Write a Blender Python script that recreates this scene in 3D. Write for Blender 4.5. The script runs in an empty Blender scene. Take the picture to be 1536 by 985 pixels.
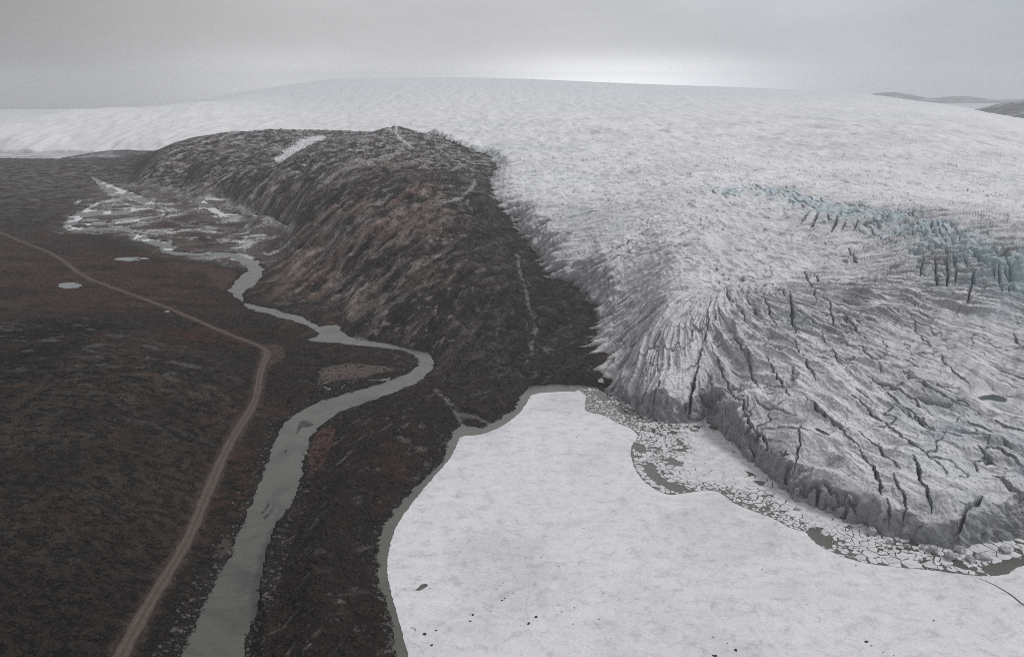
import bpy, math, random
import numpy as np
from mathutils.geometry import tessellate_polygon
from mathutils import Vector

random.seed(7)
RNG = np.random.default_rng(7)
scene = bpy.context.scene
COL = scene.collection

# ------------------------------------------------------------------ camera, sky, sun, exposure
H = 300.0                      # height of the aircraft above the lake
FPX = 1330.0                   # focal length in pixels of the 1536 px wide photograph
PITCH = math.atan(364.0 / FPX)
cd = bpy.data.cameras.new("camera")
cam = bpy.data.objects.new("camera", cd)
COL.objects.link(cam)
cam.location = (0, 0, H)
cam.rotation_euler = (math.radians(90) - PITCH, 0, 0)
cd.sensor_width = 36.0
cd.lens = 36.0 * FPX / 1536.0
cd.clip_start = 1.0
cd.clip_end = 60000.0
scene.camera = cam

SUN_EL, SUN_AZ = math.radians(48), math.radians(78)     # azimuth from +Y towards +X
world = bpy.data.worlds.new("World")
scene.world = world
world.use_nodes = True
wt = world.node_tree
wt.nodes.clear()
def wn(t, **k):
    n = wt.nodes.new(t)
    for a, b in k.items():
        setattr(n, a, b)
    return n
w_out = wn("ShaderNodeOutputWorld")
w_sky = wn("ShaderNodeTexSky", sky_type='NISHITA')
w_sky.sun_disc = False
w_sky.sun_elevation = SUN_EL
w_sky.sun_rotation = SUN_AZ
w_sky.air_density = 1.0
w_sky.dust_density = 3.0
w_bg1 = wn("ShaderNodeBackground"); w_bg1.inputs[1].default_value = 0.06
wt.links.new(w_sky.outputs[0], w_bg1.inputs[0])
# the overcast: a grey cloud deck with soft lumps, a brighter break low over the ice cap
w_tc = wn("ShaderNodeTexCoord")
w_sep = wn("ShaderNodeSeparateXYZ"); wt.links.new(w_tc.outputs['Generated'], w_sep.inputs[0])
w_map = wn("ShaderNodeMapping"); w_map.inputs['Scale'].default_value = (1.0, 1.0, 3.2)
wt.links.new(w_tc.outputs['Generated'], w_map.inputs[0])
w_noi = wn("ShaderNodeTexNoise"); w_noi.inputs['Scale'].default_value = 2.3
w_noi.inputs['Detail'].default_value = 5; w_noi.inputs['Roughness'].default_value = 0.5
wt.links.new(w_map.outputs[0], w_noi.inputs['Vector'])
def wmath(op, a, b=None, c=None):
    n = wn("ShaderNodeMath", operation=op)
    for i, v in enumerate((a, b, c)):
        if v is None: continue
        if isinstance(v, (int, float)): n.inputs[i].default_value = v
        else: wt.links.new(v, n.inputs[i])
    return n.outputs[0]
def wcol(stops, fac):
    n = wn("ShaderNodeValToRGB")
    r = n.color_ramp
    r.interpolation = 'B_SPLINE'
    while len(r.elements) < len(stops): r.elements.new(0.5)
    for e, (p, c) in zip(r.elements, stops):
        e.position = p; e.color = (*c, 1)
    wt.links.new(fac, n.inputs[0])
    return n.outputs[0]
az_f = wmath('MULTIPLY_ADD', w_sep.outputs[0], 0.75, 0.5)      # 0 far left .. 1 far right
c_az = wcol([(0.0, (0.25, 0.25, 0.254)), (0.17, (0.28, 0.28, 0.283)), (0.34, (0.46, 0.46, 0.465)), (0.52, (0.56, 0.56, 0.575)),
             (0.66, (0.53, 0.54, 0.575)), (0.85, (0.36, 0.385, 0.43)), (1.0, (0.34, 0.36, 0.41))], az_f)
n_f = wmath('MULTIPLY_ADD', w_noi.outputs[0], 0.85, 0.58)
w_mul = wn("ShaderNodeVectorMath", operation='SCALE')
wt.links.new(c_az, w_mul.inputs[0]); wt.links.new(n_f, w_mul.inputs[3])
# bright break in the cloud
bx_ = wmath('POWER', wmath('DIVIDE', wmath('SUBTRACT', w_sep.outputs[0], 0.11), 0.15), 2.0)
bz_ = wmath('POWER', wmath('DIVIDE', wmath('SUBTRACT', w_sep.outputs[2], 0.000), 0.024), 2.0)
brk = wmath('EXPONENT', wmath('MULTIPLY', wmath('ADD', bx_, bz_), -1.0))
bx2 = wmath('POWER', wmath('DIVIDE', wmath('ADD', w_sep.outputs[0], 0.24), 0.13), 2.0)
bz2 = wmath('POWER', wmath('DIVIDE', wmath('SUBTRACT', w_sep.outputs[2], 0.0), 0.04), 2.0)
brk2 = wmath('MULTIPLY', wmath('EXPONENT', wmath('MULTIPLY', wmath('ADD', bx2, bz2), -1.0)), 0.34)
brk = wmath('ADD', brk, brk2)
w_add = wn("ShaderNodeVectorMath", operation='ADD')
w_sc = wn("ShaderNodeVectorMath", operation='SCALE'); w_sc.inputs[0].default_value = (0.95, 0.95, 0.97)
wt.links.new(brk, w_sc.inputs[3])
wt.links.new(w_mul.outputs[0], w_add.inputs[0]); wt.links.new(w_sc.outputs[0], w_add.inputs[1])
w_bg2 = wn("ShaderNodeBackground"); w_bg2.inputs[1].default_value = 0.92
wt.links.new(w_add.outputs[0], w_bg2.inputs[0])
w_mix = wn("ShaderNodeMixShader"); w_mix.inputs[0].default_value = 0.93
wt.links.new(w_bg1.outputs[0], w_mix.inputs[1]); wt.links.new(w_bg2.outputs[0], w_mix.inputs[2])
wt.links.new(w_mix.outputs[0], w_out.inputs[0])

sl = bpy.data.lights.new("sun", 'SUN')
sl.energy = 1.3
sl.angle = math.radians(14)
sl.color = (1.0, 0.985, 0.965)
sun = bpy.data.objects.new("sun", sl)
COL.objects.link(sun)
sdir = Vector((math.sin(SUN_AZ) * math.cos(SUN_EL), math.cos(SUN_AZ) * math.cos(SUN_EL), math.sin(SUN_EL)))
sun.rotation_euler = sdir.to_track_quat('Z', 'Y').to_euler()
sun.location = (0, 0, 900)

scene.view_settings.view_transform = 'Standard'
scene.view_settings.look = 'None'
scene.view_settings.exposure = 0.36
scene.view_settings.gamma = 1.0
scene.view_settings.use_curve_mapping = False
scene.render.engine = 'CYCLES'
scene.cycles.max_bounces = 6
scene.cycles.diffuse_bounces = 4
scene.cycles.volume_bounces = 1
scene.cycles.use_denoising = False
scene.cycles.filter_width = 1.0

HAZE_DENSITY = 6.0e-5

# ------------------------------------------------------------------ numerical helpers
CP, SP = math.cos(PITCH), math.sin(PITCH)
def ray(px, py):
    u, v = px - 768.0, 492.5 - py
    return np.array([u, FPX * CP + v * SP, -FPX * SP + v * CP])
def at(px, py, z=0.0):
    d = ray(px, py); t = (z - H) / d[2]
    return (d[0] * t, d[1] * t, z)
def at_y(px, py, y):
    d = ray(px, py); t = y / d[1]
    return (d[0] * t, y, H + d[2] * t)

_perm = np.random.default_rng(11).permutation(4096).astype(np.int32)
_perm = np.concatenate([_perm, _perm])
_ga = np.random.default_rng(12).uniform(0, 2 * np.pi, 4096)
_gx, _gy = np.cos(_ga).astype(np.float32), np.sin(_ga).astype(np.float32)
def noise(x, y, seed=0):
    """gradient noise, about -1..1"""
    x = np.asarray(x, np.float64) + seed * 37.17; y = np.asarray(y, np.float64) - seed * 91.31
    xi = np.floor(x).astype(np.int64); yi = np.floor(y).astype(np.int64)
    xf = (x - xi).astype(np.float32); yf = (y - yi).astype(np.float32)
    xi &= 4095; yi &= 4095
    u = xf * xf * xf * (xf * (xf * 6 - 15) + 10); v = yf * yf * yf * (yf * (yf * 6 - 15) + 10)
    def g(ix, iy, fx, fy):
        h = _perm[_perm[ix & 4095] + (iy & 4095)]
        return _gx[h] * fx + _gy[h] * fy
    a = g(xi, yi, xf, yf); b = g(xi + 1, yi, xf - 1, yf)
    c = g(xi, yi + 1, xf, yf - 1); d = g(xi + 1, yi + 1, xf - 1, yf - 1)
    return ((a + (b - a) * u) * (1 - v) + (c + (d - c) * u) * v) * 1.45
def fbm(x, y, octs=4, seed=0, gain=0.5):
    s = 0; a = 1.0; f = 1.0; n = 0
    for i in range(octs):
        s = s + a * noise(x * f, y * f, seed + i * 7); n += a
        a *= gain; f *= 2.03
    return s / n
def billow(a): return np.abs(a)
def stretched(R, lam, c=1.25e-5):
    """range coordinate in wavelengths; far off, where a row of cells spans more ground, the waves lengthen with it"""
    R0 = math.sqrt(lam / c)
    return np.where(R < R0, R / lam, R0 / lam + (1 / R0 - 1 / np.maximum(R, R0)) / c)
def ss(a, b, x):
    t = np.clip((x - a) / (b - a), 0, 1)
    return t * t * (3 - 2 * t)
def mix(a, b, t): return a + (b - a) * t

class Field:
    """smooth surface through scattered control values, in (azimuth, log distance)"""
    AZ = np.radians(np.linspace(-48, 48, 480)); LS = np.linspace(math.log(120), math.log(20000), 520)
    def __init__(self, pts, beta=1.35, blur=3):
        P = np.array(pts, float)
        u, v = self.uv(P[:, 0], P[:, 1])
        n = len(P)
        K = np.hypot(u[:, None] - u, v[:, None] - v) ** beta
        A = np.zeros((n + 1, n + 1)); A[:n, :n] = K - np.eye(n) * 1e-4; A[:n, n] = 1; A[n, :n] = 1
        w = np.linalg.solve(A, np.concatenate([P[:, 2], [0]]))
        U, V = np.meshgrid(self.AZ * 3.0, self.LS, indexing='ij')
        G = np.full(U.shape, w[n])
        for i in range(n):
            G += w[i] * np.hypot(U - u[i], V - v[i]) ** beta
        for _ in range(blur):
            Gp = np.pad(G, 1, mode='edge')
            G = (Gp[:-2, 1:-1] + Gp[2:, 1:-1] + Gp[1:-1, :-2] + Gp[1:-1, 2:] + 2 * G) / 6
        self.G = G
    @staticmethod
    def uv(x, y):
        return np.arctan2(x, y) * 3.0, np.log(np.maximum(np.hypot(x, y), 1))
    def __call__(self, x, y):
        x = np.asarray(x, float); y = np.asarray(y, float)
        a = np.arctan2(x, y); l = np.log(np.maximum(np.hypot(x, y), 1))
        fa = np.clip((a - self.AZ[0]) / (self.AZ[1] - self.AZ[0]), 0, len(self.AZ) - 1.001)
        fl = np.clip((l - self.LS[0]) / (self.LS[1] - self.LS[0]), 0, len(self.LS) - 1.001)
        i = fa.astype(int); j = fl.astype(int); fa = fa - i; fl = fl - j
        G = self.G
        return ((G[i, j] * (1 - fa) + G[i + 1, j] * fa) * (1 - fl) + (G[i, j + 1] * (1 - fa) + G[i + 1, j + 1] * fa) * fl)

def hit(px, py, surf, tmax=30000):
    """world point where the line of sight to a photo pixel meets a surface"""
    d = ray(px, py); d = d / np.linalg.norm(d)
    t = np.exp(np.linspace(math.log(150), math.log(tmax), 4000))
    x, y, z = d[0] * t, d[1] * t, H + d[2] * t
    below = z < surf(x, y)
    k = int(np.argmax(below)) if below.any() else len(t) - 1
    return (x[k], y[k])
def hits(pts, surf): return np.array([hit(p[0], p[1], surf) for p in pts])

def seg_dist(x, y, ax, ay, bx, by):
    dx, dy = bx - ax, by - ay
    L = dx * dx + dy * dy + 1e-9
    t = np.clip(((x - ax) * dx + (y - ay) * dy) / L, 0, 1)
    return np.hypot(x - ax - t * dx, y - ay - t * dy), t
def _cull(x, y, P, M):
    return (x > P[:, 0].min() - M) & (x < P[:, 0].max() + M) & (y > P[:, 1].min() - M) & (y < P[:, 1].max() + M)
def poly_sdf(x, y, P, M=80.0):
    """negative inside"""
    P = np.asarray(P, float); out = np.full(x.shape, M)
    k = _cull(x, y, P, M)
    xs, ys = x[k], y[k]
    d = np.full(xs.shape, 1e9); ins = np.zeros(xs.shape, bool)
    n = len(P)
    for i in range(n):
        ax, ay = P[i]; bx, by = P[(i + 1) % n]
        d = np.minimum(d, seg_dist(xs, ys, ax, ay, bx, by)[0])
        c = (ay > ys) != (by > ys)
        if ay != by: ins ^= c & (xs < (bx - ax) * (ys - ay) / (by - ay) + ax)
    out[k] = np.minimum(np.where(ins, -d, d), M)
    return out
def line_dist(x, y, P, M=60.0, w=None):
    """distance to a polyline; with w (one half width per point) the distance outside the stroke"""
    P = np.asarray(P, float); out = np.full(x.shape, M)
    k = _cull(x, y, P, M)
    xs, ys = x[k], y[k]; d = np.full(xs.shape, float(M))
    for i in range(len(P) - 1):
        q, t = seg_dist(xs, ys, P[i, 0], P[i, 1], P[i + 1, 0], P[i + 1, 1])
        if w is not None: q = q - (w[i] + (w[i + 1] - w[i]) * t)
        d = np.minimum(d, q)
    out[k] = d
    return out
def smooth_line(P, k=2, closed=False):
    P = np.asarray(P, float)
    for _ in range(k):
        if closed: Q = np.roll(P, -1, axis=0); A = P
        else: A, Q = P[:-1], P[1:]
        R = np.empty((2 * len(A), P.shape[1])); R[0::2] = A * .75 + Q * .25; R[1::2] = A * .25 + Q * .75
        if not closed: R = np.vstack([P[:1], R, P[-1:]])
        P = R
    return P

# ------------------------------------------------------------------ the lie of the land (control heights read off the photograph)
LAND = Field(
 [at(*p) for p in [
  # left foreground hill
  (-300, 985, 50), (0, 985, 40), (100, 985, 26), (180, 985, 15), (0, 850, 44), (120, 850, 36), (200, 850, 20), (0, 700, 50), (120, 700, 46), (220, 700, 30),
  (-200, 600, 52), (0, 590, 50), (120, 570, 46), (220, 590, 38), (300, 600, 26), (340, 560, 22), (0, 500, 44), (100, 490, 40), (200, 490, 32),
  (-300, 460, 30), (0, 455, 26), (100, 440, 19), (103, 428, 18), (200, 450, 19), (260, 465, 18), (310, 487, 17), (350, 503, 16), (395, 520, 15), (400, 530, 15),
  (388, 580, 13), (380, 610, 12), (350, 650, 12), (325, 700, 12), (305, 750, 12), (285, 800, 12), (255, 850, 12), (230, 890, 12), (205, 935, 12),
  (0, 350, 20), (75, 378, 19), (125, 415, 18), (0, 400, 22), (-300, 350, 35), (200, 400, 14), (250, 420, 14), (300, 430, 12), (340, 470, 13),
  # river terrace and river
  (330, 960, 2), (366, 850, 2.6), (410, 740, 3.2), (440, 660, 3.8), (520, 600, 4.4), (640, 550, 5.2), (560, 515, 5.8), (490, 500, 6.4), (440, 478, 7), (365, 430, 8),
  (345, 382, 8.6), (250, 372, 9), (200, 350, 9.4), (110, 335, 10), (215, 305, 10.6), (180, 288, 11), (135, 265, 12), (300, 320, 10.5), (380, 330, 11), (430, 340, 12), (300, 350, 10),
  (400, 355, 11), (340, 300, 14), (260, 290, 12), (540, 550, 8), (500, 560, 7.5), (450, 560, 9), (430, 530, 12), (430, 600, 7), (560, 540, 9), (400, 680, 8), (350, 790, 8), (290, 920, 8),
  # moraine ridge between river and lake
  (700, 600, 9), (650, 605, 11), (620, 625, 13), (560, 650, 14), (600, 680, 20), (560, 700, 24), (500, 690, 9), (530, 760, 26), (470, 760, 10), (500, 850, 27), (440, 850, 12), (490, 930, 28), (420, 940, 12),
  (545, 850, 20), (550, 930, 20), (520, 990, 26), (470, 1100, 25), (380, 990, 6), (640, 660, 14), (600, 1200, 14),
  # bench below the slope, head of the lake
  (730, 560, 12), (780, 560, 9), (850, 555, 9), (760, 610, 6), (700, 540, 14), (900, 560, 8), (850, 500, 16), (780, 500, 22), (720, 480, 27), (640, 500, 18), (560, 490, 14),
  (905, 490, 15), (905, 540, 9), (880, 440, 25), (835, 420, 32), (800, 365, 50), (785, 345, 58), (745, 300, 85), (738, 275, 95), (748, 255, 105), (735, 235, 118), (700, 222, 130),
  # the ridge
  (780, 430, 38), (760, 380, 52), (700, 440, 42), (700, 400, 58), (700, 330, 88), (640, 440, 36), (600, 430, 36), (560, 450, 22), (500, 460, 12), (450, 440, 12), (420, 400, 13),
  (650, 380, 62), (620, 300, 108), (700, 270, 112), (550, 330, 84), (550, 390, 48), (500, 350, 55), (480, 400, 28), (440, 350, 32), (450, 300, 74), (400, 320, 40), (350, 305, 20),
  (600, 245, 132), (540, 240, 134), (500, 255, 122), (480, 235, 128), (400, 262, 86), (350, 280, 45), (280, 270, 28), (200, 262, 18), (660, 240, 128), (640, 215, 140),
  (590, 196, 150), (540, 203, 144), (480, 208, 140)]] +
 [at_y(*p) for p in [
  (440, 192, 3300), (400, 194, 3250), (350, 197, 3150), (300, 204, 3050), (260, 216, 2950), (230, 232, 2900), (330, 225, 2850), (400, 215, 2900), (300, 240, 2700), (250, 250, 2700), (420, 235, 2600),
  (520, 196, 3500), (620, 200, 2950),
  (590, 200, 3600), (450, 200, 3900), (300, 215, 3800), (200, 232, 3700), (150, 231, 3800), (100, 236, 4000), (0, 236, 4000), (-200, 236, 4000),
  (180, 246, 3100), (100, 250, 3100), (0, 250, 3100), (50, 270, 2700), (0, 300, 2200), (80, 310, 2150), (-300, 270, 2700)]] +
 [(-3500, 5500, -10), (0, 5500, 40), (3000, 5500, 0), (0, 9000, 0), (5000, 9000, 0), (-5000, 9000, -20),
  (500, 900, -40), (900, 600, -60), (300, 400, -30), (600, 200, -30), (700, 1500, -20), (1500, 2500, -20), (200, 560, -25), (150, 480, -25), (250, 1200, -10),
  (-60, 260, 22), (-300, 200, 40), (-500, 400, 55), (0, 200, 10)])

RIVER_LEVEL = Field([at(*p) for p in [(330, 985, 1.0), (366, 850, 1.5), (410, 740, 2.0), (440, 660, 2.5), (520, 600, 3.0), (640, 550, 3.8), (560, 515, 4.4), (490, 500, 5.0), (440, 478, 5.8), (365, 430, 7),
    (345, 382, 7.6), (250, 372, 8), (200, 350, 8.4), (110, 335, 9), (215, 305, 9.6), (180, 288, 10), (135, 265, 11), (320, 315, 9.5), (380, 330, 10)]] + [at(330, 1400, 0.2)], blur=8)

MARGIN_PX = [(700, 222, 130), (728, 230, 122), (742, 240, 115), (750, 252, 107), (738, 270, 97), (744, 295, 87), (756, 312, 78), (775, 325, 69), (783, 345, 58), (800, 365, 50), (818, 388, 42), (832, 418, 32), (862, 424, 29),
             (878, 438, 25), (896, 462, 19), (905, 490, 15), (898, 515, 12), (906, 540, 9), (902, 562, 6), (908, 584, 2), (925, 600, 0), (945, 612, 0), (965, 625, 0), (990, 634, 0), (1035, 637, 0), (1058, 628, 0), (1080, 650, 0), (1095, 668, 0), (1115, 685, 0),
             (1150, 712, 0), (1172, 738, 0), (1190, 752, 0), (1225, 765, 0), (1260, 782, 0), (1290, 790, 0), (1308, 803, 0), (1345, 808, 0), (1380, 818, 0), (1415, 824, 0), (1445, 832, 0), (1470, 826, 0), (1500, 815, 0), (1540, 806, 0), (1620, 800, 0), (1800, 780, 0)]
def cliff_top(px, py, back=5.0):
    """control point on the brink of the calving face: seen at (px, py), a few metres behind the water line"""
    m = [q for q in MARGIN_PX if q[2] == 0]
    pm = np.interp(px, [q[0] for q in m], [q[1] for q in m])
    return at_y(px, py, at(px, pm, 0)[1] + back)
ICE = Field(
 [at(*p) for p in [
  (948, 545, 19), (950, 500, 29), (940, 450, 39), (890, 410, 47), (862, 372, 60), (832, 342, 73), (803, 310, 87), (792, 283, 100), (788, 255, 114), (758, 225, 131),
  (1000, 560, 33), (1000, 500, 51), (1000, 440, 71), (1000, 380, 91), (1000, 330, 106), (1000, 280, 120), (1000, 250, 127), (900, 380, 67), (900, 330, 88), (900, 280, 107), (880, 250, 120),
  (1100, 600, 28), (1100, 540, 45), (1100, 470, 67), (1100, 400, 89), (1100, 330, 108), (1100, 295, 119), (1100, 280, 125),
  (1200, 650, 30), (1200, 600, 42), (1200, 500, 67), (1200, 400, 93), (1200, 345, 107), (1200, 310, 120), (1200, 290, 128),
  (1300, 700, 25), (1300, 640, 38), (1300, 560, 57), (1300, 480, 78), (1300, 410, 98), (1300, 365, 108), (1300, 330, 123), (1300, 310, 130),
  (1400, 730, 24), (1400, 650, 40), (1400, 560, 61), (1400, 500, 77), (1400, 430, 101), (1400, 380, 121), (1400, 350, 131),
  (1450, 600, 52), (1450, 480, 86), (1450, 440, 101), (1490, 595, 50), (1536, 700, 32), (1536, 650, 42), (1536, 600, 52), (1536, 540, 68), (1536, 470, 93), (1536, 430, 112), (1536, 390, 128),
  (1520, 745, 24), (1700, 650, 45), (1750, 500, 85)]] +
 [cliff_top(*p) for p in [(948, 594), (985, 602), (1035, 602), (1060, 604), (1085, 622), (1110, 650), (1150, 682), (1180, 720), (1225, 742), (1260, 756), (1290, 768), (1330, 776), (1380, 786), (1440, 796), (1500, 786), (1580, 776)]] +
 [at_y(*p) for p in [
  (1200, 250, 2050), (1450, 300, 1500), (1450, 230, 2300), (1600, 300, 1500), (1300, 250, 2000),
  (900, 200, 3100), (1000, 200, 3100), (1200, 200, 3000), (1000, 170, 4500), (800, 200, 3200), (700, 200, 3400), (800, 170, 4700), (600, 180, 4500), (600, 190, 3900),
  (1200, 170, 4400), (1300, 180, 3500), (1450, 192, 3200), (1450, 176, 4500), (1536, 205, 3200), (1600, 200, 4500), (1000, 152, 6500), (800, 150, 6500), (1200, 153, 6300), (1350, 158, 6000), (600, 155, 6500),
  (1000, 137, 9000), (800, 132, 9000), (600, 130, 9000), (1200, 143, 9000), (1330, 148, 8500), (1400, 155, 8000), (1500, 172, 6500),
  (500, 118, 12500), (600, 116.5, 12500), (700, 116.5, 12500), (800, 119, 12500), (900, 124, 12500), (1000, 128, 12500), (1100, 131, 12500), (1200, 135, 12500), (1300, 141, 12500),
  (1420, 160, 11000), (1536, 175, 11000), (1800, 200, 11000),
  (470, 196, 4200), (450, 180, 5300), (440, 150, 8000), (450, 125, 12500), (350, 142, 10500), (400, 133, 11500), (300, 151, 9500), (350, 193, 4600), (280, 205, 4200), (230, 222, 4000), (400, 170, 6000),
  (240, 161, 6200), (180, 163, 6000), (120, 167, 5700), (60, 177, 5200), (0, 192, 4700), (-60, 205, 4500), (300, 154, 6500), (200, 190, 4700), (100, 195, 4600), (100, 222, 4150), (30, 218, 4150), (200, 215, 4150),
  (120, 190, 9000), (0, 205, 9000), (240, 178, 9500), (-300, 215, 7000)]], blur=2)

# ---- traced outlines (photo pixels)
LAKE_PX = [(640, 1500), (598, 1010), (592, 985), (586, 935), (578, 905), (566, 870), (564, 830), (571, 795), (598, 757), (638, 715), (664, 690), (671, 665), (679, 646), (694, 634), (706, 640),
           (722, 641), (742, 632), (772, 613), (781, 592), (794, 579), (830, 576), (862, 577), (892, 580), (912, 590), (940, 580)]
lake_outline = [at(*p)[:2] for p in LAKE_PX] + [(400, 800), (700, 700), (900, 300), (500, 120), (50, 130)]
L0 = lambda x, y: LAND(x, y)
lower_river = [(255, 1030), (265, 990), (285, 940), (310, 890), (346, 830), (366, 780), (383, 730), (400, 690), (413, 655), (430, 627), (462, 609), (500, 595), (540, 584), (570, 576), (600, 565), (622, 552),
               (630, 541), (615, 529), (580, 522), (540, 519), (500, 514), (470, 514), (458, 509), (478, 503), (470, 493), (495, 489), (510, 496), (532, 508), (575, 514), (620, 524), (648, 531), (655, 545), (645, 562), (615, 580),
               (580, 593), (540, 606), (500, 625), (480, 641), (466, 656), (461, 680), (458, 702), (449, 730), (435, 770), (425, 800), (410, 840), (396, 880), (386, 920), (372, 960), (366, 990), (360, 1040), (340, 1500), (180, 1500)]
def stroke_quads(pts):
    """image-plane stroke (px, py, half width px) as convex quads"""
    Q = []
    P = smooth_line(pts, 1)
    for a, b in zip(P[:-1], P[1:]):
        dx, dy = b[0] - a[0], b[1] - a[1]; L = math.hypot(dx, dy) + 1e-6
        e = 1.1 * min(a[2], b[2]) / L
        ax, ay, bx, by = a[0] - dx * e, a[1] - dy * e, b[0] + dx * e, b[1] + dy * e
        nx, ny = -dy / L, dx / L
        Q.append([(ax + nx * a[2], ay + ny * a[2]), (bx + nx * b[2], by + ny * b[2]), (bx - nx * b[2], by - ny * b[2]), (ax - nx * a[2], ay - ny * a[2])])
    return Q
upper_river = [(138, 266, 1.5), (150, 275, 4), (166, 284, 7), (186, 291, 6), (205, 297, 5), (220, 303, 5.5), (225, 308, 4.5), (205, 314, 4), (180, 320, 3.2), (150, 319, 4), (128, 320, 5), (112, 328, 6), (102, 337, 7), (102, 343, 3.5), (130, 345, 2.2),
               (165, 343, 2.2), (192, 344, 3.5), (200, 351, 4), (208, 358, 4.5), (235, 364, 4), (258, 370, 5), (245, 376, 2.4), (262, 380, 2.4), (300, 382, 1.8), (340, 381, 3), (352, 385, 4), (372, 392, 5), (386, 403, 10),
               (376, 416, 10), (362, 428, 12), (352, 437, 6), (360, 445, 2), (366, 455, 2), (380, 462, 4), (405, 467, 5), (430, 475, 5), (452, 480, 5), (466, 486, 3), (474, 494, 3), (484, 502, 4)]
river_polys = [hits(smooth_line(lower_river, 1, True), RIVER_LEVEL)]
for q in stroke_quads(upper_river): river_polys.append(hits(q, RIVER_LEVEL))
side_channels = [[(214, 300, 1.5), (240, 308, 2), (250, 318, 2), (235, 326, 1.5), (200, 332, 1.5), (160, 336, 1.5), (130, 337, 2)], [(165, 300, 2), (140, 308, 2.5), (128, 316, 2)], [(255, 318, 1.2), (290, 316, 1.2), (305, 312, 2)], [(240, 350, 1.3), (280, 346, 1.3), (320, 344, 1)],
                 [(305, 305, 4), (315, 313, 5), (330, 322, 5), (338, 325, 3)], [(340, 300, 1.5), (310, 298, 1.3), (290, 303, 1.2)], [(330, 322, 1), (370, 322, 1.2), (410, 330, 1.4), (436, 343, 1.8), (436, 347, 1.2)],
                 [(122, 300, 2), (112, 306, 1.2)], [(158, 308, 1.5), (190, 305, 1.2), (212, 312, 1)], [(205, 348, 1), (235, 349, 1.5), (255, 350, 1)], [(350, 382, 1.5), (356, 372, 1), (366, 356, 1), (400, 355, .8)],
                 [(462, 573, 1.0), (480, 576, 1.6), (500, 572, 1.2), (520, 574, 1.6), (545, 569, 1.2), (568, 571, 1.5), (585, 568, 1.8)], [(482, 577, .8), (490, 583, 1.6), (497, 584, 1.2), (500, 594, 2.4)], [(520, 574, 1), (512, 583, 1.2), (505, 590, 1.6)]]
for s in side_channels:
    for q in stroke_quads(s): river_polys.append(hits(q, RIVER_LEVEL))
def river_sdf(x, y, M=60.0):
    d = np.full(x.shape, M)
    for P in river_polys: d = np.minimum(d, poly_sdf(x, y, P, M))
    return d
ponds_px = {'pond': [(84, 428), (92, 424.5), (105, 423.5), (119, 426), (123, 429), (112, 432), (95, 432)],
            'pond_long': [(165, 386), (195, 384), (228, 387), (215, 390), (185, 390)],
            'pond_small': [(245, 467), (252, 466), (254, 468), (247, 468)]}
POND_LV = {'pond': 17.2, 'pond_long': 12.6, 'pond_small': 18.2}
pond_w = {k: hits(smooth_line(v, 1, True), lambda x, y, l=POND_LV[k]: LAND(x, y)) for k, v in ponds_px.items()}
for k, P in pond_w.items(): POND_LV[k] = float(np.min(LAND(P[:, 0], P[:, 1]))) - 0.15
far_lake = np.array([at_y(px, py, y)[:2] for px, py, y in [(-700, 236, 3850), (0, 236, 3850), (90, 236, 3800), (230, 238, 3450), (238, 236, 3600), (200, 233, 3900), (100, 230, 4300), (0, 226, 4500), (-700, 226, 4700)]])
FAR_LEVEL = float(at_y(60, 237.0, 3830)[2])

road_px = [(-60, 330), (0, 348), (30, 362), (75, 378), (100, 395), (125, 415), (165, 430), (210, 446), (260, 465), (310, 487), (350, 504), (385, 517), (398, 523), (402, 532), (395, 545), (390, 562), (387, 582), (381, 608), (352, 650), (328, 698),
           (306, 750), (286, 800), (257, 850), (231, 890), (205, 935), (176, 990), (120, 1090)]
road_w = hits(smooth_line(road_px, 2), LAND)
pad_px = [(388, 519), (402, 516), (418, 518), (424, 526), (418, 538), (409, 545), (402, 552), (396, 553), (392, 540), (398, 528)]
pad_w = hits(smooth_line(pad_px, 1, True), LAND)

def land_smooth(x, y, full=False):
    """ground without its roughness; the channel, the lake shore and the road are cut here"""
    z = LAND(x, y)
    rd = river_sdf(x, y)
    wob = 1.8 * noise(x / 11, y / 11, 3) + 1.3 * noise(x / 4.1, y / 4.1, 4)
    rdw = rd + wob + (2.2 + 2.5 * ss(900, 1500, y)) * noise(x / 30, y / 30, 9)
    W = RIVER_LEVEL(x, y)
    near = np.exp(-np.maximum(rdw, 0) / 16.0)
    z = mix(z, W + 0.05 + 0.18 * np.maximum(rdw, 0), near)
    z = np.where(rdw < 0, W + 0.05 + np.maximum(rdw, -6) * 0.28, z)
    for k, P in pond_w.items():
        d = poly_sdf(x, y, P, 30) + 0.4 * wob
        lv = POND_LV[k]
        z = np.where(d < 0, lv - 0.5, mix(z, lv + 0.25, np.exp(-np.maximum(d, 0) / 6)))
    ld = poly_sdf(x, y, lake_outline, 90) + wob * 0.9
    prof = 0.08 + 0.45 * np.maximum(ld, 0)
    z = np.where(ld < 70, np.minimum(z, mix(prof, z, ss(8, 70, ld))), z)
    z = np.where((ld < 70) & (ld > 0), np.maximum(z, 0.05 + 0.12 * ld), z)
    z = np.where(ld < 0, 0.08 + np.maximum(ld, -12) * 0.35, z)
    fd = poly_sdf(x, y, far_lake, 60)
    z = np.where(fd < 60, mix(FAR_LEVEL + 0.4, z, ss(0, 60, fd)), z); z = np.where(fd < 0, FAR_LEVEL - 1.5, z)
    if full: return z, rdw, ld
    return z

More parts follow.
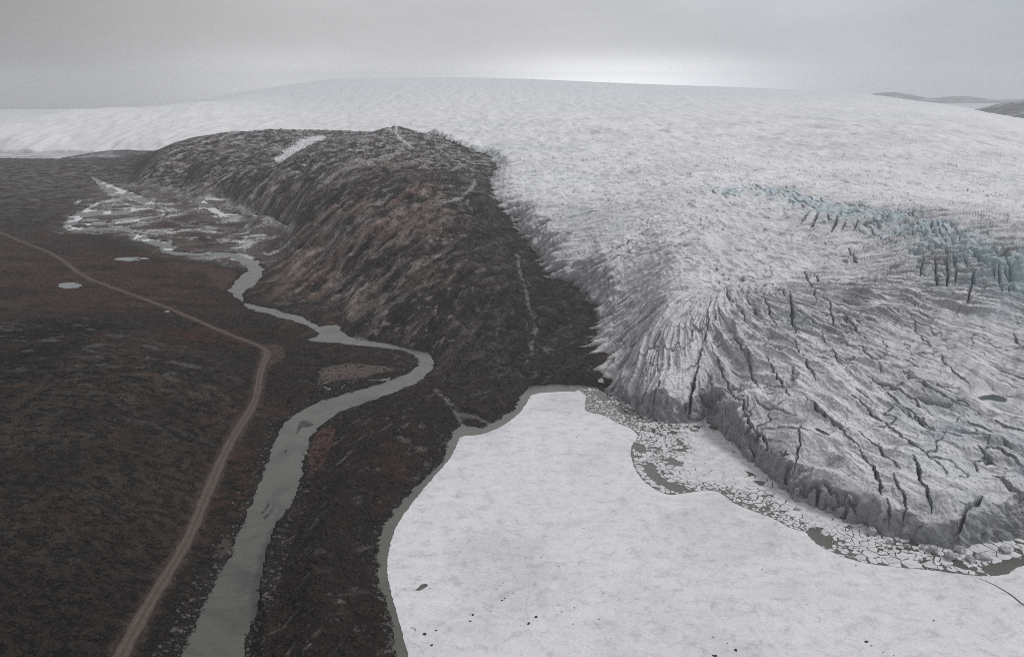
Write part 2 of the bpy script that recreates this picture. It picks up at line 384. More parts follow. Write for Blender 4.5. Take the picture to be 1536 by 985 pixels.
# ---- glacier edge
margin = [at(*p)[:2] for p in MARGIN_PX]
left_edge = [at_y(*p)[:2] for p in [(640, 205, 3250), (560, 200, 3500), (470, 203, 3500), (400, 200, 3600), (330, 203, 3500), (280, 210, 3450), (240, 225, 3600), (200, 229, 4000), (150, 228, 4050), (100, 232, 4080), (50, 231, 4080), (0, 228, 4120), (-60, 226, 4300), (-160, 222, 4700), (-300, 222, 6500)]]
glacier_outline = left_edge[::-1] + margin + [(1500, 800), (9000, 2500), (14000, 15000), (-9000, 16000), (-8000, 9000)]
glacier_outline = np.array(glacier_outline)
FLOW_A, FLOW_B, FLOW_R = (345.0, 2000.0), (268.0, 1085.0), 310.0      # centre line the tongue spreads from

def glacier_edge(x, y, M=400.0):
    return -poly_sdf(x, y, glacier_outline, M)         # positive inside

def fan(x, y):
    wx = x + 18 * noise(x / 150, y / 150, 21) + 2.6 * noise(x / 37, y / 37, 22)
    wy = y + 18 * noise(x / 150, y / 150, 23) + 2.6 * noise(x / 37, y / 37, 24)
    ax, ay = FLOW_A; bx, by = FLOW_B
    L = math.hypot(bx - ax, by - ay); ux, uy = (bx - ax) / L, (by - ay) / L
    al = (wx - ax) * ux + (wy - ay) * uy                      # down the centre line
    lat = (wx - bx) * -uy + (wy - by) * ux                    # across it, positive towards +x
    th = np.arctan2(lat, al - L)
    th = th - ss(-0.7, 0.5, th) * 0.00115 * np.maximum(np.hypot(lat, al - L) - 60, 0) * (al > L)
    side_ = np.where(lat < 0, -1.0, 1.0)
    beyond = al > L
    psi = np.where(beyond, th * FLOW_R, side_ * (math.pi / 2 * FLOW_R + np.maximum(L - al, 0)))
    rho = np.where(beyond, np.hypot(lat, al - L), np.abs(lat))
    return psi, rho

# ------------------------------------------------------------------ mesh and material helpers
def polar_grid(az0, az1, n_az, r0, r1, n_r, surf, spare=0.12):
    """points over the ground, denser where the surface is steep or near: one row of cells per small step of view angle"""
    az = np.radians(np.linspace(az0, az1, n_az))
    coarse = np.radians(np.linspace(az0, az1, 160))
    lr = np.linspace(math.log(r0), math.log(r1), 1500); r = np.exp(lr)
    X = np.sin(coarse)[:, None] * r; Y = np.cos(coarse)[:, None] * r
    Z = surf(X, Y)
    th = np.arctan2(Z - H, r[None, :])
    s = np.abs(np.diff(th, axis=1)) + spare * np.diff(lr)[None, :] + np.hypot(np.diff(Z, axis=1), 0) / r[1:] * 0.5
    k = np.array([1, 4, 6, 4, 1]) / 16.0
    for _ in range(2): s = np.apply_along_axis(lambda v: np.convolve(np.pad(v, 2, 'edge'), k, 'valid'), 0, s)
    S = np.concatenate([np.zeros((len(coarse), 1)), np.cumsum(s, axis=1)], axis=1)
    R = np.empty((len(coarse), n_r))
    for i in range(len(coarse)):
        R[i] = np.interp(np.linspace(0, S[i, -1], n_r), S[i], lr)
    f = np.linspace(0, len(coarse) - 1.0001, n_az); i = f.astype(int); f = (f - i)[:, None]
    R = np.exp(R[i] * (1 - f) + R[i + 1] * f)
    return np.sin(az)[:, None] * R, np.cos(az)[:, None] * R

def link(me, name, mat, parent=None):
    o = bpy.data.objects.new(name, me)
    if mat: me.materials.append(getattr(mat, "m", mat))
    COL.objects.link(o)
    if parent: o.parent = parent
    return o
def tag(o, label=None, cat=None, group=None, kind=None):
    if label: o['label'] = label
    if cat: o['category'] = cat
    if group: o['group'] = group
    if kind: o['kind'] = kind
    return o

def grid_mesh(name, X, Y, Z, keep, mat, attrs=None, smooth=True):
    """keep: bool per vertex; faces with all four kept"""
    n, m = X.shape
    idx = np.arange(n * m).reshape(n, m)
    fk = keep[:-1, :-1] & keep[1:, :-1] & keep[1:, 1:] & keep[:-1, 1:]
    F = np.stack([idx[:-1, :-1][fk], idx[:-1, 1:][fk], idx[1:, 1:][fk], idx[1:, :-1][fk]], 1)
    F = F[:, ::-1]
    used = np.zeros(n * m, bool); used[F.ravel()] = True
    new = np.cumsum(used) - 1
    F = new[F].astype(np.int32)
    V = np.stack([X.ravel()[used], Y.ravel()[used], Z.ravel()[used]], 1).astype(np.float32)
    me = bpy.data.meshes.new(name)
    me.vertices.add(len(V)); me.vertices.foreach_set('co', V.ravel())
    me.loops.add(F.size); me.loops.foreach_set('vertex_index', F.ravel())
    me.polygons.add(len(F)); me.polygons.foreach_set('loop_start', np.arange(0, F.size, 4, dtype=np.int32))
    me.polygons.foreach_set('use_smooth', np.full(len(F), smooth))
    me.update(calc_edges=True)
    for k, v in (attrs or {}).items():
        if v.ndim == 3:
            a = me.color_attributes.new(k, 'FLOAT_COLOR', 'POINT')
            c = np.ones((len(V), 4), np.float32); c[:, :3] = v.reshape(-1, 3)[used]
            a.data.foreach_set('color', c.ravel())
        else:
            a = me.attributes.new(k, 'FLOAT', 'POINT'); a.data.foreach_set('value', v.ravel()[used].astype(np.float32))
    o = link(me, name, mat)
    print(name, len(V), flush=True)
    return o

def grid_normal_z(X, Y, Z):
    ax, ay, az = np.gradient(X, axis=0), np.gradient(Y, axis=0), np.gradient(Z, axis=0)
    bx, by, bz = np.gradient(X, axis=1), np.gradient(Y, axis=1), np.gradient(Z, axis=1)
    nx, ny, nz = ay * bz - az * by, az * bx - ax * bz, ax * by - ay * bx
    L = np.sqrt(nx * nx + ny * ny + nz * nz) + 1e-12
    return np.abs(nz) / L

class Mat:
    def __init__(self, name, rough=0.9, spec=0.3):
        self.m = bpy.data.materials.new(name); self.m.use_nodes = True
        self.t = self.m.node_tree; self.b = self.t.nodes['Principled BSDF']
        self.b.inputs['Roughness'].default_value = rough
        self.b.inputs['Specular IOR Level'].default_value = spec
    def n(self, t, **k):
        q = self.t.nodes.new(t)
        for a, b in k.items(): setattr(q, a, b)
        return q
    def l(self, a, b): self.t.links.new(a, b)
    def pos(self, scale=(1, 1, 1), rot=(0, 0, 0)):
        g = self.n('ShaderNodeNewGeometry'); mp = self.n('ShaderNodeMapping')
        mp.inputs['Scale'].default_value = scale; mp.inputs['Rotation'].default_value = rot
        self.l(g.outputs['Position'], mp.inputs[0]); return mp.outputs[0]
    def noise(self, scale, detail=4, rough=0.6, vec=None, dist=0.0):
        q = self.n('ShaderNodeTexNoise'); q.inputs['Scale'].default_value = scale
        q.inputs['Detail'].default_value = detail; q.inputs['Roughness'].default_value = rough; q.inputs['Distortion'].default_value = dist
        self.l(vec if vec is not None else self.pos(), q.inputs['Vector']); return q.outputs[0]
    def ramp(self, fac, stops, interp='LINEAR'):
        q = self.n('ShaderNodeValToRGB'); r = q.color_ramp; r.interpolation = interp
        while len(r.elements) < len(stops): r.elements.new(0.5)
        for e, (p, c) in zip(r.elements, stops):
            e.position = p; e.color = (*(c if hasattr(c, '__len__') else (c, c, c)), 1)
        self.l(fac, q.inputs[0]); return q.outputs[0]
    def mixc(self, mode, fac, a, b):
        q = self.n('ShaderNodeMix', data_type='RGBA', blend_type=mode)
        for i, v in ((0, fac), (6, a), (7, b)):
            if isinstance(v, (int, float)): q.inputs[i].default_value = v
            elif isinstance(v, tuple): q.inputs[i].default_value = (*v, 1)
            else: self.l(v, q.inputs[i])
        return q.outputs[2]
    def math(self, op, a, b=0.0):
        q = self.n('ShaderNodeMath', operation=op)
        for i, v in enumerate((a, b)):
            if isinstance(v, (int, float)): q.inputs[i].default_value = v
            else: self.l(v, q.inputs[i])
        return q.outputs[0]
    def attr(self, name, out='Color'):
        q = self.n('ShaderNodeAttribute'); q.attribute_name = name; return q.outputs[out]
    def color(self, c):
        if isinstance(c, tuple): self.b.inputs['Base Color'].default_value = (*c, 1)
        else: self.l(c, self.b.inputs['Base Color'])
    def bump(self, h, dist, strength=1.0):
        q = self.n('ShaderNodeBump'); q.inputs['Distance'].default_value = dist; q.inputs['Strength'].default_value = strength
        self.l(h, q.inputs['Height'])
        prev = self.b.inputs['Normal']
        if prev.is_linked: self.l(prev.links[0].from_socket, q.inputs['Normal'])
        self.l(q.outputs[0], self.b.inputs['Normal'])

# land: colours carried by the ground itself, broken up by stones and tufts
M_land = Mat('tundra', 0.95, 0.02)
base = M_land.attr('ground_colour')
f1 = M_land.ramp(M_land.noise(0.9, 5, 0.7), [(0.30, 0.38), (0.5, 1.0), (0.70, 2.1)])
f2 = M_land.ramp(M_land.noise(0.16, 6, 0.7), [(0.3, 0.6), (0.7, 1.5)])
c = M_land.mixc('MULTIPLY', 1.0, base, f1); c = M_land.mixc('MULTIPLY', 1.0, c, f2)
M_land.color(c)
M_land.bump(M_land.noise(0.55, 6, 0.75), 2.4, 1.0)
M_road = Mat('packed_gravel', 0.95, 0.15)
g = M_road.ramp(M_road.noise(0.35, 6, 0.7), [(0.3, (0.070, 0.050, 0.042)), (0.7, (0.112, 0.084, 0.072))])
tr = M_road.ramp(M_road.math('ABSOLUTE', M_road.attr('across', 'Fac')), [(0.0, 0.86), (0.25, 0.95), (0.45, 1.25), (0.6, 1.0), (0.8, 0.9), (1.0, 0.7)])
M_road.color(M_road.mixc('MULTIPLY', 1.0, g, tr)); M_road.bump(M_road.noise(0.8, 5, 0.7), 0.4)
def water_mat(name, col, dark, rough=0.12):
    m = Mat(name, rough, 0.5)
    f = m.ramp(m.noise(0.018, 5, 0.62, dist=1.2), [(0.36, dark), (0.5, col), (0.62, tuple(v * 1.12 for v in col))])
    m.color(f); m.bump(m.noise(0.5, 5, 0.6), 0.25, 0.6)
    return m
M_river = water_mat('silty_water', (0.082, 0.086, 0.069), (0.046, 0.049, 0.040), 0.2)
M_lake = water_mat('lake_water', (0.088, 0.090, 0.072), (0.075, 0.078, 0.063), 0.14)
M_pond = water_mat('pond_water', (0.17, 0.19, 0.19), (0.13, 0.15, 0.15), 0.12)
M_melt = Mat('meltwater', 0.15, 0.5); M_melt.color((0.022, 0.042, 0.044))

# snow-covered lake ice
M_lice = Mat('snowy_lake_ice', 0.75, 0.25)
a = M_lice.ramp(M_lice.noise(0.09, 9, 0.80, dist=0.3), [(0.34, (0.50, 0.49, 0.505)), (0.48, (0.70, 0.685, 0.70)), (0.64, (0.76, 0.745, 0.76))])
b = M_lice.ramp(M_lice.noise(0.5, 7, 0.85), [(0.34, 0.72), (0.45, 0.96), (0.6, 1.05)])
c_ = M_lice.mixc('MULTIPLY', 1.0, a, b)
big = M_lice.ramp(M_lice.noise(0.011, 6, 0.65, dist=0.8), [(0.36, (0.86, 0.87, 0.89)), (0.5, (1.0, 1.0, 1.0)), (0.66, (1.04, 1.03, 1.03))])
c_ = M_lice.mixc('MULTIPLY', 1.0, c_, big)
drift = M_lice.ramp(M_lice.noise(0.10, 5, 0.7, vec=M_lice.pos((0.45, 1.6, 1), (0, 0, 0.5))), [(0.36, 0.95), (0.5, 1.0), (0.66, 1.02)])
c_ = M_lice.mixc('MULTIPLY', 1.0, c_, drift)
vo = M_lice.n('ShaderNodeTexVoronoi', feature='DISTANCE_TO_EDGE'); vo.inputs['Scale'].default_value = 0.016
wv = M_lice.n('ShaderNodeTexNoise'); wv.inputs['Scale'].default_value = 0.03; wv.inputs['Detail'].default_value = 6
va = M_lice.n('ShaderNodeVectorMath', operation='MULTIPLY_ADD'); va.inputs[1].default_value = (26, 26, 0)
M_lice.l(M_lice.pos(), wv.inputs['Vector']); M_lice.l(wv.outputs['Color'], va.inputs[0]); M_lice.l(M_lice.pos(), va.inputs[2]); M_lice.l(va.outputs[0], vo.inputs['Vector'])
crk = M_lice.ramp(vo.outputs['Distance'], [(0.0, 1.0), (0.006, 0.6), (0.014, 0.0)])
mk_ = M_lice.ramp(M_lice.noise(0.02, 3, 0.5), [(0.5, 0.0), (0.62, 0.35)])
c_ = M_lice.mixc('MIX', M_lice.math('MULTIPLY', crk, mk_), c_, (0.36, 0.36, 0.375))
M_lice.color(c_)
M_lice.bump(M_lice.noise(0.45, 8, 0.8), 0.5, 0.6)
M_floe = Mat('floe_ice', 0.7, 0.3)
a = M_floe.ramp(M_floe.noise(0.12, 6, 0.7), [(0.38, (0.52, 0.52, 0.53)), (0.6, (0.69, 0.685, 0.70))])
M_floe.color(a); M_floe.bump(M_floe.noise(0.5, 5, 0.7), 0.5, 0.7)

# glacier
M_ice = Mat('glacier_ice', 0.7, 0.3)
base = M_ice.attr('ice_colour')
f1 = M_ice.ramp(M_ice.noise(0.35, 7, 0.75), [(0.32, 0.66), (0.44, 0.98), (0.6, 1.07)])
M_ice.color(M_ice.mixc('MULTIPLY', 1.0, base, f1))
M_ice.bump(M_ice.noise(0.22, 8, 0.78), 2.2, 0.9)
M_dirt_ice = Mat('calved_ice', 0.6, 0.35)
M_dirt_ice.color(M_dirt_ice.ramp(M_dirt_ice.noise(0.4, 6, 0.7), [(0.35, (0.24, 0.245, 0.25)), (0.62, (0.52, 0.525, 0.54))]))
M_dirt_ice.bump(M_dirt_ice.noise(0.6, 5, 0.7), 0.8)
M_stone = Mat('dark_rock', 0.9, 0.2)
M_stone.color(M_stone.ramp(M_stone.noise(0.8, 4), [(0.3, (0.018, 0.018, 0.018)), (0.7, (0.05, 0.047, 0.045))]))
M_boulder = Mat('grey_rock', 0.9, 0.05)
M_boulder.color(M_boulder.ramp(M_boulder.noise(0.21, 4), [(0.3, (0.035, 0.032, 0.03)), (0.7, (0.13, 0.12, 0.112))]))
M_shrub = Mat('dwarf_willow', 0.95, 0.0)
M_shrub.color(M_shrub.ramp(M_shrub.noise(0.12, 4), [(0.3, (0.014, 0.012, 0.011)), (0.7, (0.035, 0.028, 0.022))]))
M_mtn = Mat('mountain_rock', 0.95, 0.2)
M_mtn.color(M_mtn.ramp(M_mtn.noise(0.004, 9, 0.75), [(0.35, (0.05, 0.05, 0.054)), (0.5, (0.10, 0.10, 0.105)), (0.62, (0.40, 0.40, 0.41))]))
M_mtn.bump(M_mtn.noise(0.01, 8, 0.7), 40)

# ------------------------------------------------------------------ land
X, Y = polar_grid(-40, 34, 1750, 300, 5200, 1500, lambda x, y: LAND(x, y), spare=0.07)
Zs, rdist, ldist = land_smooth(X, Y, True)
ge = glacier_edge(X, Y, 160.0)
roadd = np.minimum(line_dist(X, Y, road_w, 60.0) - 4.2, poly_sdf(X, Y, pad_w, 60.0))
R_ = np.hypot(X, Y)
# regions in world coordinates
def region(px_pts, soft=60.0, surf=LAND):
    P = hits(px_pts, surf)
    return 1 - ss(-soft, soft, poly_sdf(X, Y, P, soft + 5))
flank = region([(420, 440), (380, 330), (200, 275), (230, 235), (320, 200), (600, 196), (735, 235), (745, 300), (800, 370), (850, 430), (890, 500), (760, 560), (640, 540), (520, 500)], 90)
plateau = region([(430, 250), (480, 225), (560, 205), (600, 193), (740, 228), (720, 262), (640, 250), (560, 245), (480, 265)], 50)
fresh = region([(700, 560), (720, 250), (750, 240), (900, 470), (910, 580), (790, 580), (690, 630), (560, 600), (660, 560)], 70)
moraine = region([(690, 600), (640, 585), (480, 650), (430, 760), (390, 960), (380, 1100), (600, 1100), (570, 860), (640, 720), (700, 640)], 12)
plain = region([(90, 350), (160, 280), (330, 285), (440, 335), (460, 350), (400, 395), (300, 395), (180, 350)], 60)
lefthill = region([(-300, 1100), (-300, 480), (120, 475), (330, 540), (370, 620), (300, 720), (200, 930), (150, 1100)], 40)
redflat = region([(-100, 480), (-100, 350), (90, 360), (300, 400), (350, 470), (220, 460), (90, 470)], 70)
reddish = region([(420, 440), (480, 300), (540, 240), (640, 250), (600, 320), (520, 430)], 120)

# strike of the slope: streaks run up the flank from the river towards the ice
A1 = np.array(hit(470, 420, LAND)); A2 = np.array(hit(690, 285, LAND))
sd = (A2 - A1) / np.linalg.norm(A2 - A1)
wx = X + 34 * noise(X / 420, Y / 420, 31) + 5 * noise(X / 90, Y / 90, 32)
wy = Y + 34 * noise(X / 420, Y / 420, 33) + 5 * noise(X / 90, Y / 90, 34)
al = wx * sd[0] + wy * sd[1]; ac = -wx * sd[1] + wy * sd[0]
st1 = noise(al / 330, ac / 38, 41); st2 = noise(al / 170, ac / 14, 42); st3 = noise(al / 60, ac / 5.0, 43)
far_gain = np.clip(R_ / 1300, 0.6, 2.2)
rough = fbm(X / 90, Y / 90, 5, 51, 0.55)
fine = fbm(X / 7.0, Y / 7.0, 3, 52, 0.6)
calm = ss(0, 14, np.minimum(np.minimum(rdist, ldist), roadd - 0.8))
near_calm = ss(0, 40, np.minimum(rdist, ldist))
amp = (1.2 + 2.5 * lefthill * 0.6 + 4.5 * flank + 3.0 * plateau + 1.0 * moraine) * near_calm
fa1 = fbm(al / 190, ac / 52, 6, 41, 0.58); fa2 = fbm(al / 95, ac / 20, 5, 42, 0.6); fr = fbm(X / 30, Y / 30, 5, 46, 0.6)
led = 0.5 - np.abs(fbm(al / 150, ac / 40, 4, 44, 0.55)) * 1.6
streak_h = (fa1 * 9.0 + fa2 * 3.4 + fr * 3.4 + led * 5.0 + fbm(al / 30, ac / 10, 3, 97) * 2.2) * flank
# moraine: low ribs running down both sides of the crest
m1 = np.array(hit(430, 800, LAND)); m2 = np.array(hit(560, 690, LAND)); md = (m2 - m1) / np.linalg.norm(m2 - m1)
ma = X * md[0] + Y * md[1] + 6 * noise(X / 40, Y / 40, 61); mc = -X * md[1] + Y * md[0] + 10 * noise(X / 55, Y / 55, 62)
rib = fbm(ma / 70, mc / 14, 6, 63, 0.6) * 4.0 * moraine
gul = -(1 - np.abs(noise(X / 46, Y / 46, 65))) ** 5 * 3.2 * (0.2 + flank + fresh * .6 + lefthill * 0.35)
Z = Zs + calm * (rough * amp + streak_h * near_calm + rib + gul * near_calm + fine * (0.42 + 0.5 * flank + 0.25 * lefthill))
Z += calm * 0.25 * noise(X / 2.2, Y / 2.2, 66)
sad = hits([(405, 240), (425, 226), (450, 212), (472, 200), (482, 196)], LAND)
Z -= 16 * np.exp(-(line_dist(X, Y, sad, 260.0) / 75) ** 2)
pk = hit(596, 200, LAND); Z += 27 * np.exp(-(np.hypot(X - pk[0], (Y - pk[1]) * 0.7) / 60) ** 1.2) + 6 * np.exp(-((X - pk[0] + 90) ** 2 + (Y - pk[1]) ** 2) / 110 ** 2)
for gl in ([(500, 262), (462, 300), (428, 345)], [(575, 290), (510, 345), (440, 415)], [(640, 285), (590, 340), (520, 400), (470, 440)], [(715, 300), (660, 370), (590, 430), (530, 475)], [(420, 245), (370, 262), (330, 290)], [(360, 215), (300, 235), (240, 262)]):
    gw = hits(smooth_line(gl, 2), LAND)
    gd = line_dist(X + 14 * noise(X / 60, Y / 60, 98), Y + 14 * noise(X / 60, Y / 60, 99), gw, 120.0)
    Z -= 11 * np.exp(-(gd / 24) ** 1.4) * ss(120, 60, gd)
p2k = hit(520, 212, LAND); Z += 8 * np.exp(-((X - p2k[0]) ** 2 + (Y - p2k[1]) ** 2) / 150 ** 2)
nz = grid_normal_z(X, Y, Z)

# --- ground colours (albedo)
def C(*v): return np.array(v, float)
def lay(col, new, f): return col * (1 - f[..., None]) + np.asarray(new) * f[..., None]
n1 = fbm(X / 140, Y / 140, 4, 71); n2 = fbm(X / 34, Y / 34, 4, 72); n3 = fbm(X / 9, Y / 9, 3, 73, 0.6); n4 = fbm(X / 60, Y / 22, 4, 74)
n6 = (noise(X / 3.4, Y / 3.4, 79) + 0.7 * noise(X / 1.7, Y / 1.7, 80)) * ss(1500, 800, R_) + noise(X / 6, Y / 12, 93) * ss(800, 1500, R_)           # stones and tufts
n7 = fbm(X / 420, Y / 300, 3, 85)
col = np.zeros(X.shape + (3,)) + C(0.031, 0.0235, 0.020)
col = lay(col, C(0.054, 0.028, 0.020), ss(0.0, 0.25, n1) * 0.7)
col = lay(col, C(0.030, 0.028, 0.020), ss(0.05, 0.3, n2) * 0.6)
col = lay(col, C(0.012, 0.011, 0.0105), ss(0.02, 0.16, n3 + 0.5 * n2 - 0.05) * 0.8)
col = lay(col, C(0.060, 0.055, 0.050), ss(0.75, 1.2, n6 + 0.6 * n2) * 0.5)
# left hill: lichen-grey heath with dark willow patches and spots, darkened also for lens vignetting
hl = lefthill * ss(-0.22, 0.16, n1 + 0.5 * n2 + 0.25 * n7 - 0.05)
col = lay(col, C(0.047, 0.041, 0.034), hl * 0.7)
col = lay(col, C(0.062, 0.058, 0.052), hl * ss(0.05, 0.3, fbm(X / 40, Y / 26, 3, 86)) * ss(480, 800, Y) * 0.6)
n5 = fbm(X / 12, Y / 9, 4, 75, 0.6)
col = lay(col, C(0.009, 0.0085, 0.008), lefthill * ss(0.10, 0.17, n5 + 0.25 * n2) * 0.9)
col = lay(col, C(0.008, 0.0075, 0.0075), lefthill * ss(0.08, 0.26, -n1 * 0.9 + 0.5 * n3 - 0.02) * 0.8)
col = lay(col, C(0.070, 0.062, 0.050), lefthill * ss(0.02, 0.3, n7 + 0.4 * n2) * 0.16)
col = lay(col, C(0.052, 0.030, 0.018), lefthill * ss(0.2, 0.45, fbm(X / 55, Y / 55, 3, 76) + 0.2 * n6) * 0.55)
col = lay(col, C(0.13, 0.125, 0.118), lefthill * ss(0.20, 0.36, fbm(X / 26, Y / 18, 4, 77) + 0.10 * n6) * ss(560, 950, Y) * 0.6)
# brown-red flat
rf = redflat * (0.65 + 0.5 * n4)
col = lay(col, C(0.068, 0.040, 0.031), np.clip(rf, 0, 1) * 0.9)
col = lay(col, C(0.026, 0.018, 0.016), redflat * ss(0.0, 0.22, fbm(X / 120, Y / 45, 4, 78)) * 0.75)
col = lay(col, C(0.095, 0.078, 0.068), redflat * ss(0.18, 0.36, fbm(X / 90, Y / 40, 4, 87)) * 0.3)
# flank
col = lay(col, C(0.040, 0.033, 0.030), flank * 0.7)
patch = ss(-0.2, 0.25, n1 + 0.5 * n2)
col = lay(col, C(0.130, 0.080, 0.064), flank * np.clip(reddish + 0.35, 0, 1) * ss(-0.12, 0.22, fa1 + 0.35 * n2) * 0.85)
col = lay(col, C(0.24, 0.20, 0.18), flank * ss(0.02, 0.30, fa2 + 0.5 * fa1 + 0.06 * n6) * (0.25 + 0.75 * patch) * 0.62)
col = lay(col, C(0.012, 0.0112, 0.011), flank * ss(0.05, 0.22, -fa2 * 0.7 - 0.4 * fa1 + 0.3 * n3 + 0.06 * n6) * 0.85)
col = lay(col, C(0.012, 0.012, 0.012), flank * np.exp(-(fbm(al / 190, ac / 46, 4, 88) / 0.022) ** 2) * ss(-0.1, 0.15, noise(al / 130, ac / 60, 89)) * 0.8)
col = lay(col, C(0.36, 0.34, 0.33), flank * ss(0.10, 0.34, fbm(al / 60, ac / 16, 5, 94, 0.62) + 0.2 * fr) * 0.7 * ss(1000, 2000, R_))
big1 = fbm(X / 300, Y / 300, 4, 301, 0.6) + 0.5 * fa1
col = lay(col, C(0.018, 0.0165, 0.016), flank * ss(0.0, 0.25, big1) * 0.62)
col = lay(col, C(0.21, 0.17, 0.155), flank * ss(0.04, 0.28, -big1) * ss(-0.2, 0.2, fa2 + 0.3 * n3) * 0.45)
n8 = fbm(al / 26, ac / 9, 4, 95, 0.7); n9 = fbm(X / 11, Y / 16, 3, 96, 0.7)
col = lay(col, C(0.28, 0.24, 0.225), flank * ss(0.18, 0.34, n8 + 0.25 * n9 + 0.3 * fa2) * 0.6)
col = lay(col, C(0.009, 0.0085, 0.0085), flank * ss(0.16, 0.30, -n8 + 0.35 * n9) * 0.8)
col = lay(col, C(0.010, 0.0095, 0.009), (1 - flank) * ss(0.22, 0.34, n9 + 0.2 * n2) * 0.5 * (1 - plain))
# fresh till next to the ice: even dark grey
col = lay(col, C(0.026, 0.0245, 0.024), fresh * 0.78)
col = lay(col, C(0.14, 0.135, 0.13), fresh * ss(0.35, 0.8, n3 * 0.9 + 0.7 * n2 + 0.45 * n6) * 0.7)
col = lay(col, C(0.17, 0.16, 0.155), fresh * np.exp(-(noise(X / 26, Y / 26, 90) / 0.05) ** 2) * ss(0.0, 0.3, n2 + 0.2) * 0.5)
# moraine
mn = fbm(ma / 34, mc / 7.0, 5, 81, 0.65) * 1.2 + n3 * .3 + 0.14 * n6
col = lay(col, C(0.024, 0.0195, 0.018), moraine * 0.8)
col = lay(col, C(0.15, 0.138, 0.128), moraine * ss(0.14, 0.5, mn) * ss(-0.25, 0.2, n2 + 0.3 * n1 + 0.1) * 0.75)
col = lay(col, C(0.058, 0.030, 0.025), moraine * ss(0.08, 0.32, n2) * 0.5)
# gravel plain of the upper river, with thin rime
pl = plain * ss(75, 20, rdist + 20 * n2)
col = lay(col, C(0.125, 0.108, 0.098), pl * 0.8)
bn1 = noise(X / 75 + 0.5 * n2, Y / 120 + 0.5 * n1, 91)
col = lay(col, C(0.46, 0.46, 0.465), plain * ss(0.16, 0.26, noise(X / 60, Y / 90, 82) * 0.6 + 0.45 * n3 + 0.3 * n2) * pl * 0.85)
col = lay(col, C(0.48, 0.48, 0.485), plain * np.exp(-(bn1 / 0.055) ** 2) * ss(-0.1, 0.1, noise(X / 140, Y / 200, 92)) * 0.85)
col = lay(col, C(0.065, 0.042, 0.036), plain * ss(0.05, 0.25, n4 + 0.3 * n1) * 0.8)
# snow: upper plateau and far country, on the flatter ground
sn = ss(1500, 3300, R_) * (0.35 + 0.65 * flank) + plateau * 0.8
snow_f = ss(0.10, 0.42, n2 * 0.7 + fa2 * 0.5 * flank + n3 * 0.35 + (nz - 0.93) * 1.2 + 0.12) * np.clip(sn, 0, 1)
col = lay(col, C(0.40, 0.40, 0.41), snow_f * 0.72)
far_l = ss(1900, 2900, R_) * (1 - flank) * (1 - plain)
col = lay(col, C(0.13, 0.115, 0.105), far_l * ss(0.02, 0.3, n4 + 0.3 * n2) * 0.6)
shelf = plain * ss(9, 2, rdist + 5 * n3) * ss(0.0, 0.15, n2 + 0.2 * n1)
col = lay(col, C(0.55, 0.55, 0.555), shelf * 0.9)  # pale bank strip: edge ice, and the river's sky reflection as colour
# wet dark shore rim, pale silt bars
col = lay(col, C(0.018, 0.017, 0.016), np.exp(-np.maximum(np.minimum(rdist, ldist), 0) / 3.5) * 0.8 * (1 - shelf))
def paint(px_pts, c, f=0.8, soft=3.0, wob=4.0, line=False, w=1.5):
    global col
    P = hits(smooth_line(px_pts, 1, not line), LAND)
    if line: d = line_dist(X, Y, P, 30.0 + w) - w
    else: d = poly_sdf(X, Y, P, 40.0)
    d = d + wob * (n3 + 0.9 * n2 + 0.12 * n6) * np.clip(R_ / 900, 0.6, 3) * (1 - ss(12, 27, d))
    col = lay(col, C(*c), (1 - ss(-soft, soft, d)) * f)
RED = (0.082, 0.050, 0.044); PALE = (0.20, 0.185, 0.17)
paint([(480, 642), (505, 640), (500, 660), (482, 700), (465, 706), (462, 690), (466, 662)], (0.09, 0.05, 0.043), 0.9, 2, 2)
paint([(475, 555), (510, 545), (560, 547), (600, 552), (560, 560), (520, 566), (480, 570)], (0.13, 0.105, 0.092), 0.8, 2, 3)
paint([(385, 520), (415, 516), (432, 530), (420, 545), (400, 545)], (0.085, 0.062, 0.052), 0.7, 3, 3)
paint([(300, 400), (360, 408), (345, 425), (330, 440)], (0.09, 0.06, 0.05), 0.6, 5, 5)
paint([(515, 505), (540, 500), (555, 507), (530, 510)], PALE, 0.6, 2, 2)
paint([(240, 395), (262, 392), (340, 402), (300, 412)], (0.085, 0.055, 0.046), 0.5, 8, 5)
paint([(325, 805), (345, 800), (345, 822), (325, 830)], (0.10, 0.08, 0.07), 0.7, 2, 2)
paint([(492, 197), (470, 196), (452, 200), (438, 210), (424, 222), (408, 233), (424, 233), (446, 221), (462, 212), (478, 204)], (0.66, 0.66, 0.67), 0.92, 6, 9)
